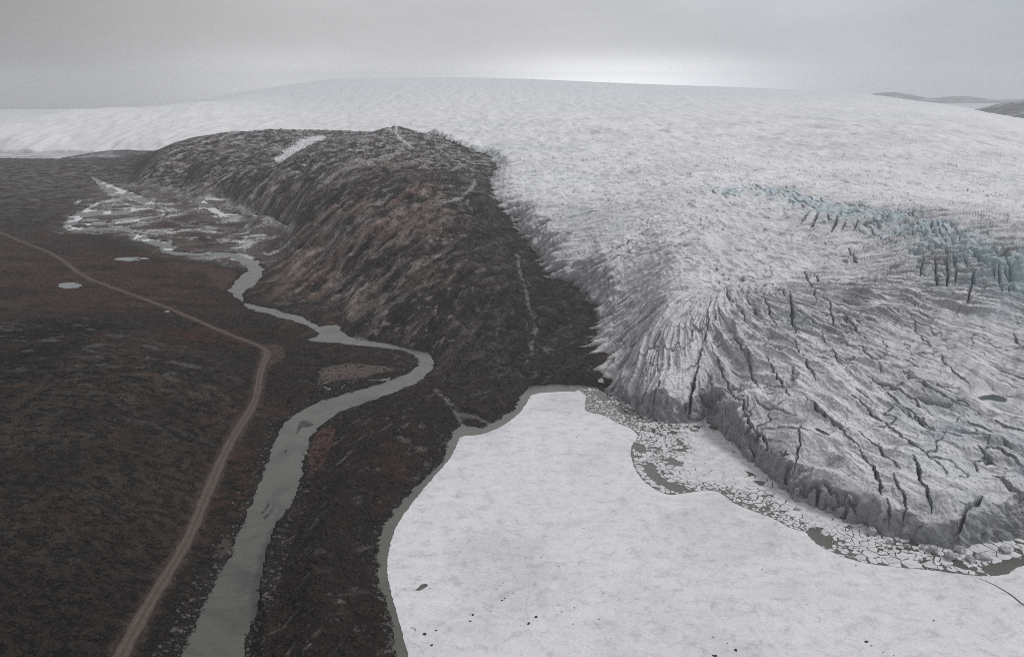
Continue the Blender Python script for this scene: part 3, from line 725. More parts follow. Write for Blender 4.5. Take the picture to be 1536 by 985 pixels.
for ln, w_, c_, f_ in [([(776, 380), (782, 420), (792, 450), (800, 480), (806, 495), (796, 515), (800, 530), (788, 545)], 1.0, (0.20, 0.19, 0.18), .75),
                       ([(655, 584), (668, 598), (682, 612), (694, 622), (699, 632)], 1.6, (0.15, 0.145, 0.13), .9), ([(694, 614), (715, 620), (745, 628)], 1.4, (0.15, 0.145, 0.13), .9),
                       ([(500, 265), (560, 232), (610, 238), (660, 245), (715, 248)], 3.5, (0.33, 0.33, 0.335), .5), ([(460, 290), (500, 258), (530, 240)], 4.0, (0.27, 0.25, 0.245), .45),
                       ([(712, 266), (708, 280), (690, 290), (665, 300)], 4.0, (0.40, 0.40, 0.405), .6), ([(590, 196), (600, 208), (615, 216)], 5.0, (0.55, 0.55, 0.56), .8),
                       ([(560, 480), (600, 445), (660, 415)], 5, (0.14, 0.13, 0.12), .6), ([(530, 470), (570, 435), (600, 425)], 5, (0.13, 0.12, 0.11), .55),
                       ([(480, 480), (430, 448), (470, 400), (540, 350)], 3, (0.018, 0.017, 0.017), .7), ([(500, 500), (560, 455), (650, 400), (720, 330)], 3, (0.02, 0.019, 0.019), .6),
                       ([(250, 330), (300, 342), (360, 345), (420, 335)], 6, (0.19, 0.18, 0.17), .6), ([(310, 296), (330, 290), (345, 298), (335, 308), (400, 318), (438, 340)], 7, (0.36, 0.36, 0.36), .6),
                       ([(120, 300), (113, 306)], 5, (0.5, 0.5, 0.5), .8), ([(170, 276), (220, 280), (300, 278)], 5, (0.26, 0.25, 0.24), .6),
                       ([(0, 575), (60, 572), (140, 562), (240, 560)], 3, (0.085, 0.05, 0.035), .6), ([(310, 630), (360, 608), (380, 606)], 3, (0.10, 0.06, 0.05), .3)]:
    paint(ln, c_, f_, 2.0, 5.0, True, w_)
# the road's worn shoulders
col = lay(col, C(0.066, 0.048, 0.041), (1 - ss(0.0, 4.5, roadd + 2.0 * n3)) * 0.75)
keep = (ge < 45) & (Z > -3.6) & ~((ldist < -20))
keep = keep & ~((X > 420) & (Y < 1500))
col = np.clip(col, 0.008, 0.8)
land = grid_mesh('ground', X, Y, Z, keep, M_land, {'ground_colour': col})
tag(land, 'brown tundra valley, ridge and moraine beside the glacier', kind='structure')
LX, LY = X[::3, ::3].copy(), Y[::3, ::3].copy()

# upward reach of the land mesh for things set on it
class Lookup:
    """height of a built polar mesh at any point"""
    def __init__(self, X, Y, Z):
        self.az = np.arctan2(X[:, 0], Y[:, 0]); self.R = np.hypot(X, Y); self.Z = Z
    def __call__(self, x, y):
        a = np.clip((math.atan2(x, y) - self.az[0]) / (self.az[1] - self.az[0]), 0, len(self.az) - 1.001); i = int(a); f = a - i
        r = math.hypot(x, y)
        return float(np.interp(r, self.R[i], self.Z[i]) * (1 - f) + np.interp(r, self.R[i + 1], self.Z[i + 1]) * f)
land_z = Lookup(X, Y, Z)
land_fields = dict(rd=rdist[::3, ::3], ld=ldist[::3, ::3], ge=ge[::3, ::3], road=roadd[::3, ::3], lh=lefthill[::3, ::3], n5=n5[::3, ::3], Z=Z[::3, ::3], R=R_[::3, ::3], az=None)
del Zs, ge, R_, wx, wy, al, ac, st1, st2, st3, n1, n2, n4

# ------------------------------------------------------------------ water
Xr, Yr = X[::2, ::2], Y[::2, ::2]
rs = rdist[::2, ::2]
river = grid_mesh('river', Xr, Yr, RIVER_LEVEL(Xr, Yr), rs < 9, M_river)
tag(river, 'grey-green silty river winding down the valley', kind='structure')
ri = ss(0.02, 0.10, fbm(Xr / 45, Yr / 70, 3, 201) + 0.04)
ice_sheen = grid_mesh('river_ice_sheen', Xr, Yr, RIVER_LEVEL(Xr, Yr) + 0.12, (rs < 1) & (Yr > 1600) & (ri > 0.5), M_floe)  # pale sheets standing for river ice and for reflected sky
tag(ice_sheen, 'thin pale ice and painted sky reflection along the upper river', kind='structure')
del rdist, ldist, roadd
def flat_poly(name, P, z, mat, thick=0.0, holes=None, rough_edge=None, kind=None):
    loops = [[Vector((p[0], p[1], 0)) for p in P]] + [[Vector((p[0], p[1], 0)) for p in h] for h in (holes or [])]
    tris = tessellate_polygon(loops)
    pts = [p for l in loops for p in l]
    V = [(p.x, p.y, z) for p in pts]; F = []
    for t in tris:
        a, b, c_ = (pts[i] for i in t)
        F.append(tuple(t) if (b - a).cross(c_ - a).z > 0 else tuple(t[::-1]))
    if thick:
        n = len(V); V += [(p.x, p.y, z - thick) for p in pts]; o = 0
        for l in loops:
            for i in range(len(l)):
                a, b = o + i, o + (i + 1) % len(l)
                F.append((a, b, b + n, a + n))
            o += len(l)
    me = bpy.data.meshes.new(name); me.from_pydata(V, [], F); me.update()
    o = link(me, name, mat)
    if kind: o['kind'] = kind
    return o
def grow(P, d):
    P = np.asarray(P, float)
    a = np.roll(P, 1, 0); b = np.roll(P, -1, 0); t = b - a; t /= np.linalg.norm(t, axis=1)[:, None] + 1e-9
    area = np.sum(P[:, 0] * np.roll(P[:, 1], -1) - np.roll(P[:, 0], -1) * P[:, 1])
    n = np.stack([t[:, 1], -t[:, 0]], 1) * (1 if area > 0 else -1)
    return P + n * d
lake = flat_poly('lake_water', grow(lake_outline, 8), 0.0, M_lake, kind='structure')
for k, P in pond_w.items():
    flat_poly('tundra_pond', grow(P, 2.5), POND_LV[k], M_pond, kind='structure')
M_flake = Mat('rimed_lake', 0.4, 0.4); M_flake.color(M_flake.ramp(M_flake.noise(0.004, 6, 0.7, vec=M_flake.pos((1, 3, 1))), [(0.42, (0.28, 0.28, 0.28)), (0.55, (0.62, 0.62, 0.62))]))
flat_poly('far_lake', grow(far_lake, 20), FAR_LEVEL, M_flake, kind='structure')
del X, Y, Z, col, nz

# ------------------------------------------------------------------ road
def ribbon(name, P, hw, lift, mat, surf, na=7, wob=0.5):
    P = np.asarray(P); d = np.concatenate([[0], np.cumsum(np.hypot(*np.diff(P, axis=0).T))])
    t = np.arange(0, d[-1], 3.0)
    x = np.interp(t, d, P[:, 0]); y = np.interp(t, d, P[:, 1])
    for _ in range(4):
        x[1:-1] = (x[:-2] + 2 * x[1:-1] + x[2:]) / 4; y[1:-1] = (y[:-2] + 2 * y[1:-1] + y[2:]) / 4
    tx, ty = np.gradient(x), np.gradient(y); L = np.hypot(tx, ty); nx, ny = -ty / L, tx / L
    s = np.linspace(-1, 1, na)
    w = hw * (1 + 0.22 * noise(t / 14, t * 0, 5)[:, None] + 0.14 * noise(t / 5, t * 0 + 3, 6)[:, None] * np.sign(s))
    XX = x[:, None] + nx[:, None] * s * w; YY = y[:, None] + ny[:, None] * s * w
    ZZ = surf(XX, YY) + lift
    return grid_mesh(name, XX, YY, ZZ, np.ones(XX.shape, bool), mat, {'across': np.broadcast_to(s, XX.shape).copy()})
road = ribbon('gravel_road', road_w, 3.6, 0.10, M_road, land_smooth)
tag(road, 'reddish brown gravel road curving along the left hill', kind='structure')
# ------------------------------------------------------------------ glacier
def ice_smooth(x, y):
    g = glacier_edge(x, y, 300.0)
    land = np.where(y < 3400, LAND(x, y), 0)
    lk = poly_sdf(x, y, lake_outline, 90.0)
    land = np.where(lk < 0, -1.0, land)
    front = 1 - ss(-20, 25, lk)
    top = ICE(x, y)
    w = mix(34.0, 5.0, front)
    f = np.clip(g / w, 0, 1); f = np.where(front > 0.5, ss(0, 1, f), np.sqrt(f) * (2 - f) * 0.5 + f * 0.5)
    f = np.clip(f, 0, 1)
    return np.where(g < 0, land - 0.5, mix(land, np.maximum(top, land + 2), f)), g, land, front
X, Y = polar_grid(-34, 37, 1950, 440, 13500, 2050, lambda x, y: ice_smooth(x, y)[0], spare=0.03)
G0 = glacier_edge(X, Y, 300.0)
R_ = np.hypot(X, Y)
psi, rho = fan(X, Y)
# ---- fingers at the edge
fing = noise(psi / 17, rho / 120, 101) * 15 + noise(psi / 7, rho / 60, 102) * 7
nar = noise(X / 16, Y / 16, 103) * 5 + noise(X / 6, Y / 6, 104) * 2.2
lk = poly_sdf(X, Y, lake_outline, 120.0)
front = 1 - ss(-20, 25, lk)
side = (1 - front) * ss(4500, 3000, Y)
fa = psi + 5 * noise(X / 12, Y / 12, 171)
flute = 4.6 * billow(noise(fa / 11, rho / 200, 176)) + 3.0 * billow(noise(fa / 4.5, rho / 60, 177)) + 3.0 * billow(noise(X / 8, Y / 8, 194)) - 3.0 - 5.5 * np.exp(-(noise(fa / 13 + 5, rho / 120, 178) / 0.10) ** 2) * ss(-0.1, 0.2, noise(fa / 40, 0 * fa, 179))
g = G0 + side * (fing + nar) * 1.25 + front * (nar * 0.3 + flute * ss(25, 8, G0) + 2.0 * noise(X / 11, Y / 11, 105))
LANDG = np.where(Y < 3400, LAND(X, Y), LAND(X, np.minimum(Y, 3400)) * 0 + mix(LAND(X, np.minimum(Y, 3400)), 0, ss(3400, 3900, Y)))
LANDG = np.where(lk < 0, -1.2, LANDG)
TOP = np.maximum(ICE(X, Y) + front * ss(70, 5, G0) * (-4.5 + 6.5 * noise(X / 38, Y / 38, 199)), LANDG + 2)
w = mix(mix(30.0, 120.0, ss(2500, 4000, Y)), 6.0 + 2.5 * noise(X / 24, Y / 24, 106), front)
w = w + 6 * front * ss(0.0, 0.35, noise(X / 55, Y / 55, 198))
f = np.clip(g / w, 0, 1)
ledge = ss(-0.1, 0.3, noise(fa / 26, rho / 90, 180))
f_face = mix(f ** 0.6, 0.62 * ss(0, 0.35, f) + 0.38 * ss(0.62, 1.0, f), ledge * 0.8)
f = np.where(front > 0.5, f_face, np.sqrt(f) * 0.6 + f * 0.4)
# ---- relief of the surface
fanm = ss(60, 270, rho) * (1 - ss(1350, 1900, Y + 0.9 * np.maximum(X - 200, 0)))            # the spreading tongue
inner = ss(0, 30, G0)
# long ridges and troughs that run with the flow
r1 = billow(noise(psi / 34, rho / 190, 111)); r2 = 0.62 - billow(noise(psi / 14, rho / 100, 112)); r3 = billow(noise(psi / 6, rho / 42, 113)); r4 = 0.6 - billow(noise(psi / 8 + 3, rho / 75, 118))
r5 = 0.6 - billow(noise(psi / 4.2 + 9, rho / 36, 120))
r0 = billow(noise(psi / 75, rho / 260, 130))
tongue = 8.0 * r0 + 6.0 * r1 ** 0.8 + 8.2 * r2 * (0.6 + 0.8 * ss(-0.3, 0.3, noise(X / 90, Y / 90, 129))) + 2.4 * r3 + 4.8 * r4 + 2.8 * r5 + 1.0 * billow(noise(psi / 2.4, rho / 16, 117)) + 2.4 * fbm(X / 14, Y / 14, 4, 114, 0.65) + 0.5 * noise(X / 2.4, Y / 2.4, 119)
# chaotic ice above, softening upstream
c1 = billow(noise(X / 52 + 0.4 * noise(X / 60, Y / 60, 1), Y / 44, 121)); Rs = R_ + 0.45 * X + 14 * noise(X / 90, Y / 90, 205); c2 = 0.6 - billow(noise(X / 40, stretched(Rs, 15), 122)); c3 = billow(noise(X / 18, stretched(Rs, 7.5), 123))
up = 5.5 * c1 + 6.5 * c2 * (0.6 + 0.6 * noise(X / 150, Y / 150, 124)) + 3.6 * (0.5 - c3) * ss(3000, 1200, R_)
far = 11 * billow(noise(X / 150, stretched(Rs, 80), 125)) + 9.0 * (0.6 - billow(noise(X / 80, stretched(Rs, 36), 126))) + 5 * billow(noise(X / 40, stretched(Rs, 18), 128)) * ss(5500, 2500, R_) + 9.0 * fbm(X / 420, Y / 320, 3, 127)
upm = 1 - fanm
relief = tongue * fanm + up * upm * ss(5200, 2200, R_) + far * ss(1500, 3200, R_) * ss(14000, 6000, R_)
# cracks across and along
nz1 = noise(psi / 16 + 0.09 * noise(X / 9, Y / 9, 2), rho / 170, 131); on1 = ss(-0.05, 0.25, noise(X / 90, Y / 90, 132))
k1 = np.exp(-(nz1 / 0.028) ** 2) * on1 * fanm
nz2 = noise(X / 38 + 0.2 * noise(X / 8, Y / 8, 3), Y / 38, 133); on2 = ss(-0.15, 0.15, noise(X / 70, Y / 70, 134))
k2 = np.exp(-(nz2 / 0.032) ** 2) * on2 * ss(3600, 1800, R_)
nz3 = noise(psi / 8, rho / 70, 135); on3 = ss(0.0, 0.25, noise(X / 50, Y / 50, 136))
k3 = np.exp(-(nz3 / 0.045) ** 2) * on3 * fanm
relief -= 5.5 * k1 * on1 + 3.0 * k2 + 2.6 * k3 * on3
up_rough = 0.8 * noise(X / 4, stretched(R_, 4), 137) * ss(1900, 1000, R_)
relief += up_rough * upm
# the icefall: a blue broken band, with deep clefts
band_px = [(1085, 292), (1120, 284), (1160, 290), (1200, 305), (1240, 318), (1290, 330), (1340, 345), (1400, 365), (1440, 388), (1490, 410), (1536, 435), (1600, 470)]
band_w = hits(smooth_line(band_px, 1), lambda x, y: ICE(x, y))
bd = line_dist(X, Y, band_w, 200.0)
bandm = 1 - ss(6, 52, bd + 22 * noise(X / 40, Y / 40, 141))
bn = noise(X / 11 + 0.3 * noise(X / 20, Y / 20, 4), Y / 95, 142)
relief -= bandm * (11 * np.exp(-(bn / 0.10) ** 2) * ss(-0.25, 0.15, noise(X / 45, Y / 45, 143)))
relief += bandm * (3.5 * billow(noise(X / 10, stretched(R_, 26), 144)) - 1)
# crevasses traced from the photograph: (points, half width m, depth m)
CREV = [([(1047, 553), (1040, 575), (1034, 598), (1029, 622), (1026, 640)], 2.6, 22), ([(1052, 525), (1047, 553)], 1.5, 10), ([(992, 573), (983, 588), (972, 602)], 1.6, 12), ([(992, 500), (984, 520), (965, 540), (945, 558)], 1.5, 9),
        ([(1096, 588), (1112, 605), (1125, 632), (1141, 645), (1150, 662), (1160, 675)], 1.3, 10), ([(1116, 620), (1130, 640), (1145, 655)], 0.9, 7), ([(1060, 592), (1085, 604), (1100, 618)], 1.0, 7),
        ([(1090, 433), (1095, 455), (1108, 470), (1118, 495)], 1.4, 10), ([(1118, 448), (1128, 468), (1145, 490), (1162, 505)], 1.6, 11), ([(1145, 452), (1150, 465), (1160, 487), (1165, 497)], 1.4, 10), ([(1183, 448), (1188, 475), (1190, 500), (1194, 512)], 2.2, 13),
        ([(1205, 405), (1215, 430), (1222, 450), (1223, 466)], 1.6, 11), ([(1222, 410), (1230, 430), (1238, 448)], 1.2, 9), ([(1172, 435), (1176, 455)], 1.1, 8), ([(1272, 375), (1285, 400)], 1.4, 10), ([(1280, 380), (1287, 404)], 1.2, 8), ([(1385, 387), (1380, 420)], 1.1, 8),
        ([(1402, 400), (1404, 420), (1405, 440)], 2.0, 12), ([(1419, 400), (1421, 425), (1420, 440)], 2.2, 13), ([(1426, 390), (1433, 410), (1433, 425)], 2.2, 13), ([(1460, 412), (1456, 435), (1450, 460)], 2.6, 15), ([(1475, 428), (1473, 450)], 2.0, 12),
        ([(1392, 378), (1400, 392)], 1.6, 10), ([(1412, 380), (1428, 396)], 1.6, 10), ([(1440, 393), (1455, 415)], 1.8, 10), ([(1480, 400), (1492, 420)], 1.6, 10), ([(1510, 425), (1512, 445)], 1.5, 9),
        ([(1212, 320), (1207, 330), (1201, 338)], 2.2, 15), ([(1228, 318), (1222, 332), (1216, 345)], 2.5, 17), ([(1240, 322), (1246, 335)], 2.0, 14), ([(1256, 326), (1252, 340), (1247, 352)], 2.7, 18), ([(1183, 303), (1190, 310)], 1.8, 12), ([(1270, 335), (1262, 350)], 1.8, 12), ([(1285, 340), (1280, 352)], 1.7, 11),
        ([(1340, 352), (1362, 358), (1380, 362)], 1.8, 12), ([(1205, 597), (1220, 612), (1235, 628), (1258, 645), (1270, 660), (1290, 680)], 1.4, 10), ([(1278, 605), (1300, 622), (1330, 645), (1360, 670), (1400, 700), (1420, 718)], 1.3, 9),
        ([(1322, 590), (1345, 610), (1375, 632), (1400, 650), (1420, 652), (1450, 668)], 1.6, 10), ([(1285, 655), (1310, 675), (1335, 700), (1350, 715)], 1.3, 9), ([(1292, 682), (1315, 715), (1320, 735), (1322, 752)], 1.4, 9),
        ([(1186, 723), (1215, 724), (1240, 728), (1262, 740), (1280, 752), (1297, 775), (1306, 795)], 2.0, 13), ([(1190, 732), (1220, 738), (1245, 745), (1265, 755)], 1.4, 8), ([(1338, 722), (1345, 740), (1358, 755), (1352, 770), (1345, 780)], 1.6, 10),
        ([(1366, 695), (1376, 712), (1380, 730), (1390, 745), (1400, 765)], 1.9, 12), ([(1472, 755), (1450, 768), (1440, 780), (1434, 795)], 2.2, 13), ([(1498, 780), (1470, 786), (1445, 792)], 1.8, 10), ([(1330, 755), (1342, 785), (1347, 805)], 1.7, 11),
        ([(1298, 775), (1300, 792)], 1.6, 10), ([(1340, 780), (1370, 776), (1385, 775)], 1.4, 8), ([(1200, 640), (1198, 680), (1190, 705), (1178, 712)], 1.0, 7), ([(1325, 600), (1350, 620), (1380, 645), (1410, 655)], 1.0, 7), ([(1450, 640), (1480, 655), (1536, 690)], 1.6, 10),
        ([(1430, 655), (1460, 668), (1500, 690), (1536, 706)], 1.8, 11), ([(1463, 680), (1500, 705), (1536, 715)], 2.0, 12), ([(1490, 720), (1510, 735), (1536, 745)], 2.2, 12), ([(1375, 580), (1420, 600), (1470, 625), (1520, 645), (1560, 660)], 1.3, 9),
        ([(1300, 580), (1330, 592), (1360, 600), (1400, 625)], 1.2, 8), ([(1520, 500), (1528, 515), (1536, 525)], 1.6, 9), ([(1240, 460), (1246, 480), (1252, 500)], 1.2, 8), ([(1265, 480), (1280, 500), (1300, 515)], 1.2, 8), ([(1000, 355), (1040, 345), (1080, 335)], 1.0, 6),
        ([(1290, 478), (1320, 474), (1345, 466)], 1.6, 5), ([(1368, 480), (1376, 500), (1400, 520), (1428, 556), (1450, 570), (1462, 588)], 1.2, 6), ([(850, 352), (885, 330)], 1.4, 8), ([(890, 393), (920, 377), (950, 360)], 1.2, 8), ([(870, 415), (905, 400), (935, 380)], 1.4, 8), ([(905, 470), (940, 450), (970, 420)], 1.4, 9),
        ([(930, 478), (955, 455), (985, 430)], 1.1, 7), ([(840, 335), (880, 322), (910, 315)], 1.5, 8), ([(910, 520), (945, 500), (975, 475), (1000, 450)], 1.3, 8), ([(920, 545), (950, 525), (980, 500)], 1.2, 7), ([(1060, 470), (1062, 500), (1055, 525)], 1.0, 6), ([(1150, 540), (1165, 570), (1185, 600)], 1.2, 8),
        ([(1120, 530), (1128, 560), (1140, 585)], 1.2, 7), ([(1230, 500), (1250, 540), (1275, 575)], 1.2, 8), ([(1190, 520), (1205, 550), (1225, 580)], 1.1, 7)]
cr = np.zeros(X.shape)
base_ice = lambda x, y: ICE(x, y) + 4
jx, jy = 1.8 * noise(X / 8, Y / 8, 151), 1.8 * noise(X / 8, Y / 8, 152)
for pts, hw, dp in CREV:
    P = hits(smooth_line(pts, 1), base_ice)
    M_ = 22.0
    k = _cull(X, Y, P, M_)
    if not k.any(): continue
    d = np.full(int(k.sum()), M_); xs, ys = X[k] + jx[k], Y[k] + jy[k]
    n = len(P)
    L = np.concatenate([[0], np.cumsum(np.hypot(*np.diff(P, axis=0).T))]); L = L / L[-1]
    tap = np.zeros_like(d)
    for i in range(n - 1):
        q, t = seg_dist(xs, ys, P[i, 0], P[i, 1], P[i + 1, 0], P[i + 1, 1])
        s_ = L[i] + (L[i + 1] - L[i]) * t
        better = q < d; d = np.where(better, q, d); tap = np.where(better, s_, tap)
    ww = hw * (0.25 + 0.75 * np.clip(np.sin(np.pi * np.clip(tap, 0.03, 0.99)) * 1.6, 0, 1))
    ww = ww * 0.7
    prof = np.clip(1 - (d / ww) ** 3, 0, 1)
    cr[k] = np.maximum(cr[k], prof * dp * np.clip(ww / hw * 1.4, 0.4, 1))
relief = relief - cr
# the smooth bowl on the right
bowl = hits([(1340, 520), (1380, 490), (1440, 470), (1536, 500), (1600, 560), (1600, 640), (1500, 610), (1440, 590), (1380, 550)], base_ice)
bw = 1 - ss(-20, 35, poly_sdf(X, Y, bowl, 60.0))
relief = mix(relief, (relief * 0.25 + 5 * billow(noise((X + Y) / 60, (X - Y) / 20, 161)) - 3 * (1 - ss(0, 6, cr))), bw * 0.7)
relief -= cr * bw * 0.5
Zi = mix(LANDG, TOP, np.clip(f, 0, 1)) + relief * ss(0, 1, np.clip(g / mix(22, 9, front), 0, 1)) * mix(1, 0.8, front)
# the calving face: buttresses, notches and slumped blocks
butt = noise(fa / 9, 0 * fa, 172) * 2.6 + noise(fa / 3.5, 0 * fa, 173) * 1.2
face = front * ss(-3, 1, g) * (1 - ss(3, 16, g))
Zi += face * butt * 1.5
Zi = np.where(g < 0, LANDG - 0.6 + g * 0.3, Zi)
# horizontal break-up of the steep faces so that they are not smooth sheets
nzv = grid_normal_z(X, Y, Zi)
steep = ss(0.85, 0.5, nzv)
gz = noise(X / 5 + Zi / 6, Y / 5 - Zi / 7, 174) + 0.5 * noise(X / 2.2 + Zi / 2.1, Zi / 2.4 + Y / 3, 175)
Xd = X - steep * front * 1.0 * noise(X / 4 + 40, Zi / 3.5 + Y / 5, 195); Yd = Y - steep * gz * 1.5 * front
# meltwater ponds on the ice
MELT = {'melt_round': ([(1466, 590), (1476, 585), (1495, 585), (1510, 592), (1510, 600), (1500, 602), (1485, 597), (1470, 595)], None),
        'melt_slot': ([(1221, 646), (1226, 645), (1240, 654), (1244, 662), (1238, 661), (1226, 653)], None),
        'melt_dark': ([(1316, 470), (1326, 466), (1342, 468), (1330, 472), (1318, 473)], None),
        'melt_small': ([(1398, 525), (1404, 523), (1408, 527), (1402, 528)], None)}
for k, (px, _) in MELT.items():
    P = hits(smooth_line(px, 1, True), base_ice)
    d = poly_sdf(X, Y, P, 25.0)
    lv = float(np.median(Zi[d < 1.5])) - 0.8 if (d < 1.5).any() else float(ICE(*P.mean(0)))
    Zi = np.where(d < 0, lv - 1.0, np.where(d < 14, mix(lv + 0.3 + 0.25 * np.maximum(d, 0), Zi, ss(3, 14, d)), Zi))
    MELT[k] = (P, lv)
# ---- colours: fresh snow dust on the flatter ice, bare grey ice with painted shading and grit on steep faces and in the dirt bands
nz = grid_normal_z(X, Y, Zi)
q1 = fbm(psi / 40, rho / 110, 4, 181) ; q2 = fbm(X / 30, Y / 30, 5, 182, 0.6); q3 = fbm(psi / 9, rho / 50, 3, 183, 0.6); q4 = fbm(X / 260, Y / 260, 3, 184)
col = np.zeros(X.shape + (3,)) + C(0.82, 0.81, 0.82)
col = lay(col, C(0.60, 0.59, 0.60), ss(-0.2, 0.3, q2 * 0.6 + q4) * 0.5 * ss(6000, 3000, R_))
dirt = ss(0.02, 0.42, q1 * 0.9 + q2 * 0.55 + 0.35 * q3) * fanm * ss(300, 100, np.maximum(G0, 0)) 
col = lay(col, C(0.38, 0.375, 0.38), np.clip(dirt, 0, 1) * 0.42)
grit = (1 - ss(4, 40, g + 26 * q2)) * (0.22 + 0.15 * side)
col = lay(col, C(0.40, 0.39, 0.39), grit)
streaky = fbm(psi / 7, rho / 60, 5, 196, 0.68)
col = lay(col, C(0.57, 0.565, 0.58), fanm * ss(0.0, 0.32, streaky + 0.35 * q2) * 0.55)
col = lay(col, C(0.30, 0.30, 0.31), fanm * ss(0.26, 0.46, streaky + 0.3 * q1) * 0.5)
hair = np.maximum(np.exp(-(noise(psi / 9, rho / 120, 185) / 0.035) ** 2) * ss(-0.1, 0.2, noise(X / 50, Y / 50, 186)), np.exp(-(noise(psi / 12, rho / 160, 193) / 0.022) ** 2) * ss(-0.1, 0.1, noise(X / 40, Y / 40, 197))) * fanm
hair3 = np.exp(-(noise(X / 15 + 0.3 * noise(X / 30, Y / 30, 203), Y / 15, 202) / 0.04) ** 2) * ss(-0.1, 0.15, noise(X / 38, Y / 38, 204)) * ss(3000, 1200, R_)
hair2 = np.exp(-(noise(X / 24, Y / 24, 187) / 0.035) ** 2) * ss(-0.15, 0.15, noise(X / 55, Y / 55, 188)) * ss(4000, 1500, R_)
col = lay(col, C(0.20, 0.20, 0.205), np.maximum(np.maximum(hair, hair2), hair3) * 0.75)  # dark hairlines painted as crack shade where the relief shows too little
bare_shade = 1 - ss(0.36, 0.70, nz + 0.10 * q2)
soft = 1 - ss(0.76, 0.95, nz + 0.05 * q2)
col = lay(col, C(0.52, 0.525, 0.54), soft * 0.45)  # tilted ice greyed by slope, shading put into the colour
col = lay(col, C(0.30, 0.305, 0.315), bare_shade * 0.8)  # steep faces: bare ice, with shading added in the colour
col = lay(col, C(0.16, 0.16, 0.162), np.clip(k1 * 1.2 + k3 * .7 + k2 * .8, 0, 1) * 0.6)  # carved cracks darkened in colour, shade painted into the recesses
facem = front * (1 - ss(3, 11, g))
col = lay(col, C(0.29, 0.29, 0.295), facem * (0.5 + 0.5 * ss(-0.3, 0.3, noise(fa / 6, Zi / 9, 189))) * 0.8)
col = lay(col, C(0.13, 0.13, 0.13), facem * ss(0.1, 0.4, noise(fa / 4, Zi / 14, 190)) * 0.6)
rim = side * (1 - ss(1, 7, g + 3 * q2))
col = lay(col, C(0.15, 0.145, 0.14), rim * 0.8)
col = lay(col, C(0.66, 0.695, 0.715), ss(3500, 9500, R_ + 900 * q4) * 0.85)  # far ice tinted blue-grey with distance, haze put into its colour
# blue ice
blue = bandm * ss(-0.3, 0.2, q2 + 0.25 * noise(X / 18, Y / 40, 191) + 0.15)
col = lay(col, C(0.45, 0.60, 0.64), np.clip(blue, 0, 1) * 0.6)
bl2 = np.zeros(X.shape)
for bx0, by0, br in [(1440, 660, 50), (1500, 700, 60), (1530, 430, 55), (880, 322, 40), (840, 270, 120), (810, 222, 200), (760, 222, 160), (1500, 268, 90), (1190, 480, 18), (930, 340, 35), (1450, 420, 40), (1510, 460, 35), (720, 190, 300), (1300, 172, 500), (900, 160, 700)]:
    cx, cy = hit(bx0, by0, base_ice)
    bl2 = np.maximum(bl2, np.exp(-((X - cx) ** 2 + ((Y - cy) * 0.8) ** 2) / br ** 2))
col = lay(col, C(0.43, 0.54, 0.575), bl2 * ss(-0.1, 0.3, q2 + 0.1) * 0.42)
bs = bowl
col = lay(col, C(0.30, 0.295, 0.30), bw * ss(-0.05, 0.4, fbm((X + 0.6 * Y) / 60, (Y * 0.8 - X) / 16, 4, 192)) * 0.55)
land_top = np.where(Y < 3300, LAND(X, Y), -50)
keep = (g > -6) & ((G0 < 290) | (Zi > -100)) & ~((Y < 3300) & (g > -6) & (g < 0) & (lk < -2) & (g < -4))
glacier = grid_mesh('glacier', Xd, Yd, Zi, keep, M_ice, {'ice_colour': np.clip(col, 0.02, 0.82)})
tag(glacier, 'white crevassed glacier tongue and ice cap', kind='structure')
for k, (P, lv) in MELT.items():
    flat_poly('meltwater_pool', grow(P, 2.0), lv, M_melt, kind='structure')
ice_z = Lookup(X[::2, ::2], Y[::2, ::2], Zi[::2, ::2])
del X, Y, Zi, col, psi, rho, relief

# ------------------------------------------------------------------ far hills on the right
def far_ridge(name, sky, dist, depth, base_z, seed, label):
    """sky: crest points (px, py); a hill chain with slopes on both sides"""
    P = np.array([at_y(px, py, dist) for px, py in sky])
    xs = np.linspace(P[0, 0], P[-1, 0], 300); zc = np.interp(xs, P[:, 0], P[:, 2])
    t = np.linspace(-1, 1, 90)
    XX = np.repeat(xs[:, None], len(t), 1); YY = dist + t[None, :] * depth + 0 * XX
    prof = (1 - np.abs(t) ** 1.3)[None, :]
    hgt = np.maximum(zc - base_z, 5)[:, None]
    ZZ = base_z + hgt * prof * (1 + 0.18 * fbm(XX / (depth * .3), YY / (depth * .3), 5, seed) * (1 - prof) * 3)
    ZZ += hgt * 0.05 * fbm(XX / (depth * .12), YY / (depth * .12), 4, seed + 3) * prof
    return tag(grid_mesh(name, XX, YY, ZZ, np.ones(XX.shape, bool), M_mtn), label, kind='structure')
far_ridge('mountains', [(1270, 150), (1300, 142), (1322, 139.5), (1340, 138.5), (1358, 141), (1374, 148), (1395, 149), (1412, 147), (1445, 144), (1462, 147), (1480, 151), (1510, 151), (1560, 149), (1700, 140), (1900, 146), (2200, 142)], 15400, 1600, 40, 301, 'hazy far mountains beyond the ice cap')
far_ridge('hills', [(1440, 175), (1465, 167), (1480, 163), (1500, 157), (1520, 153), (1545, 151), (1600, 146), (1700, 142), (1900, 150)], 6400, 900, 20, 311, 'dark hill rising behind the right edge of the ice')
far_ridge('hills', [(95, 236), (120, 232), (145, 228), (170, 225), (195, 224.5), (215, 227), (240, 232)], 3750, 90, 2, 321, 'low dark moraine in front of the far ice lobe')

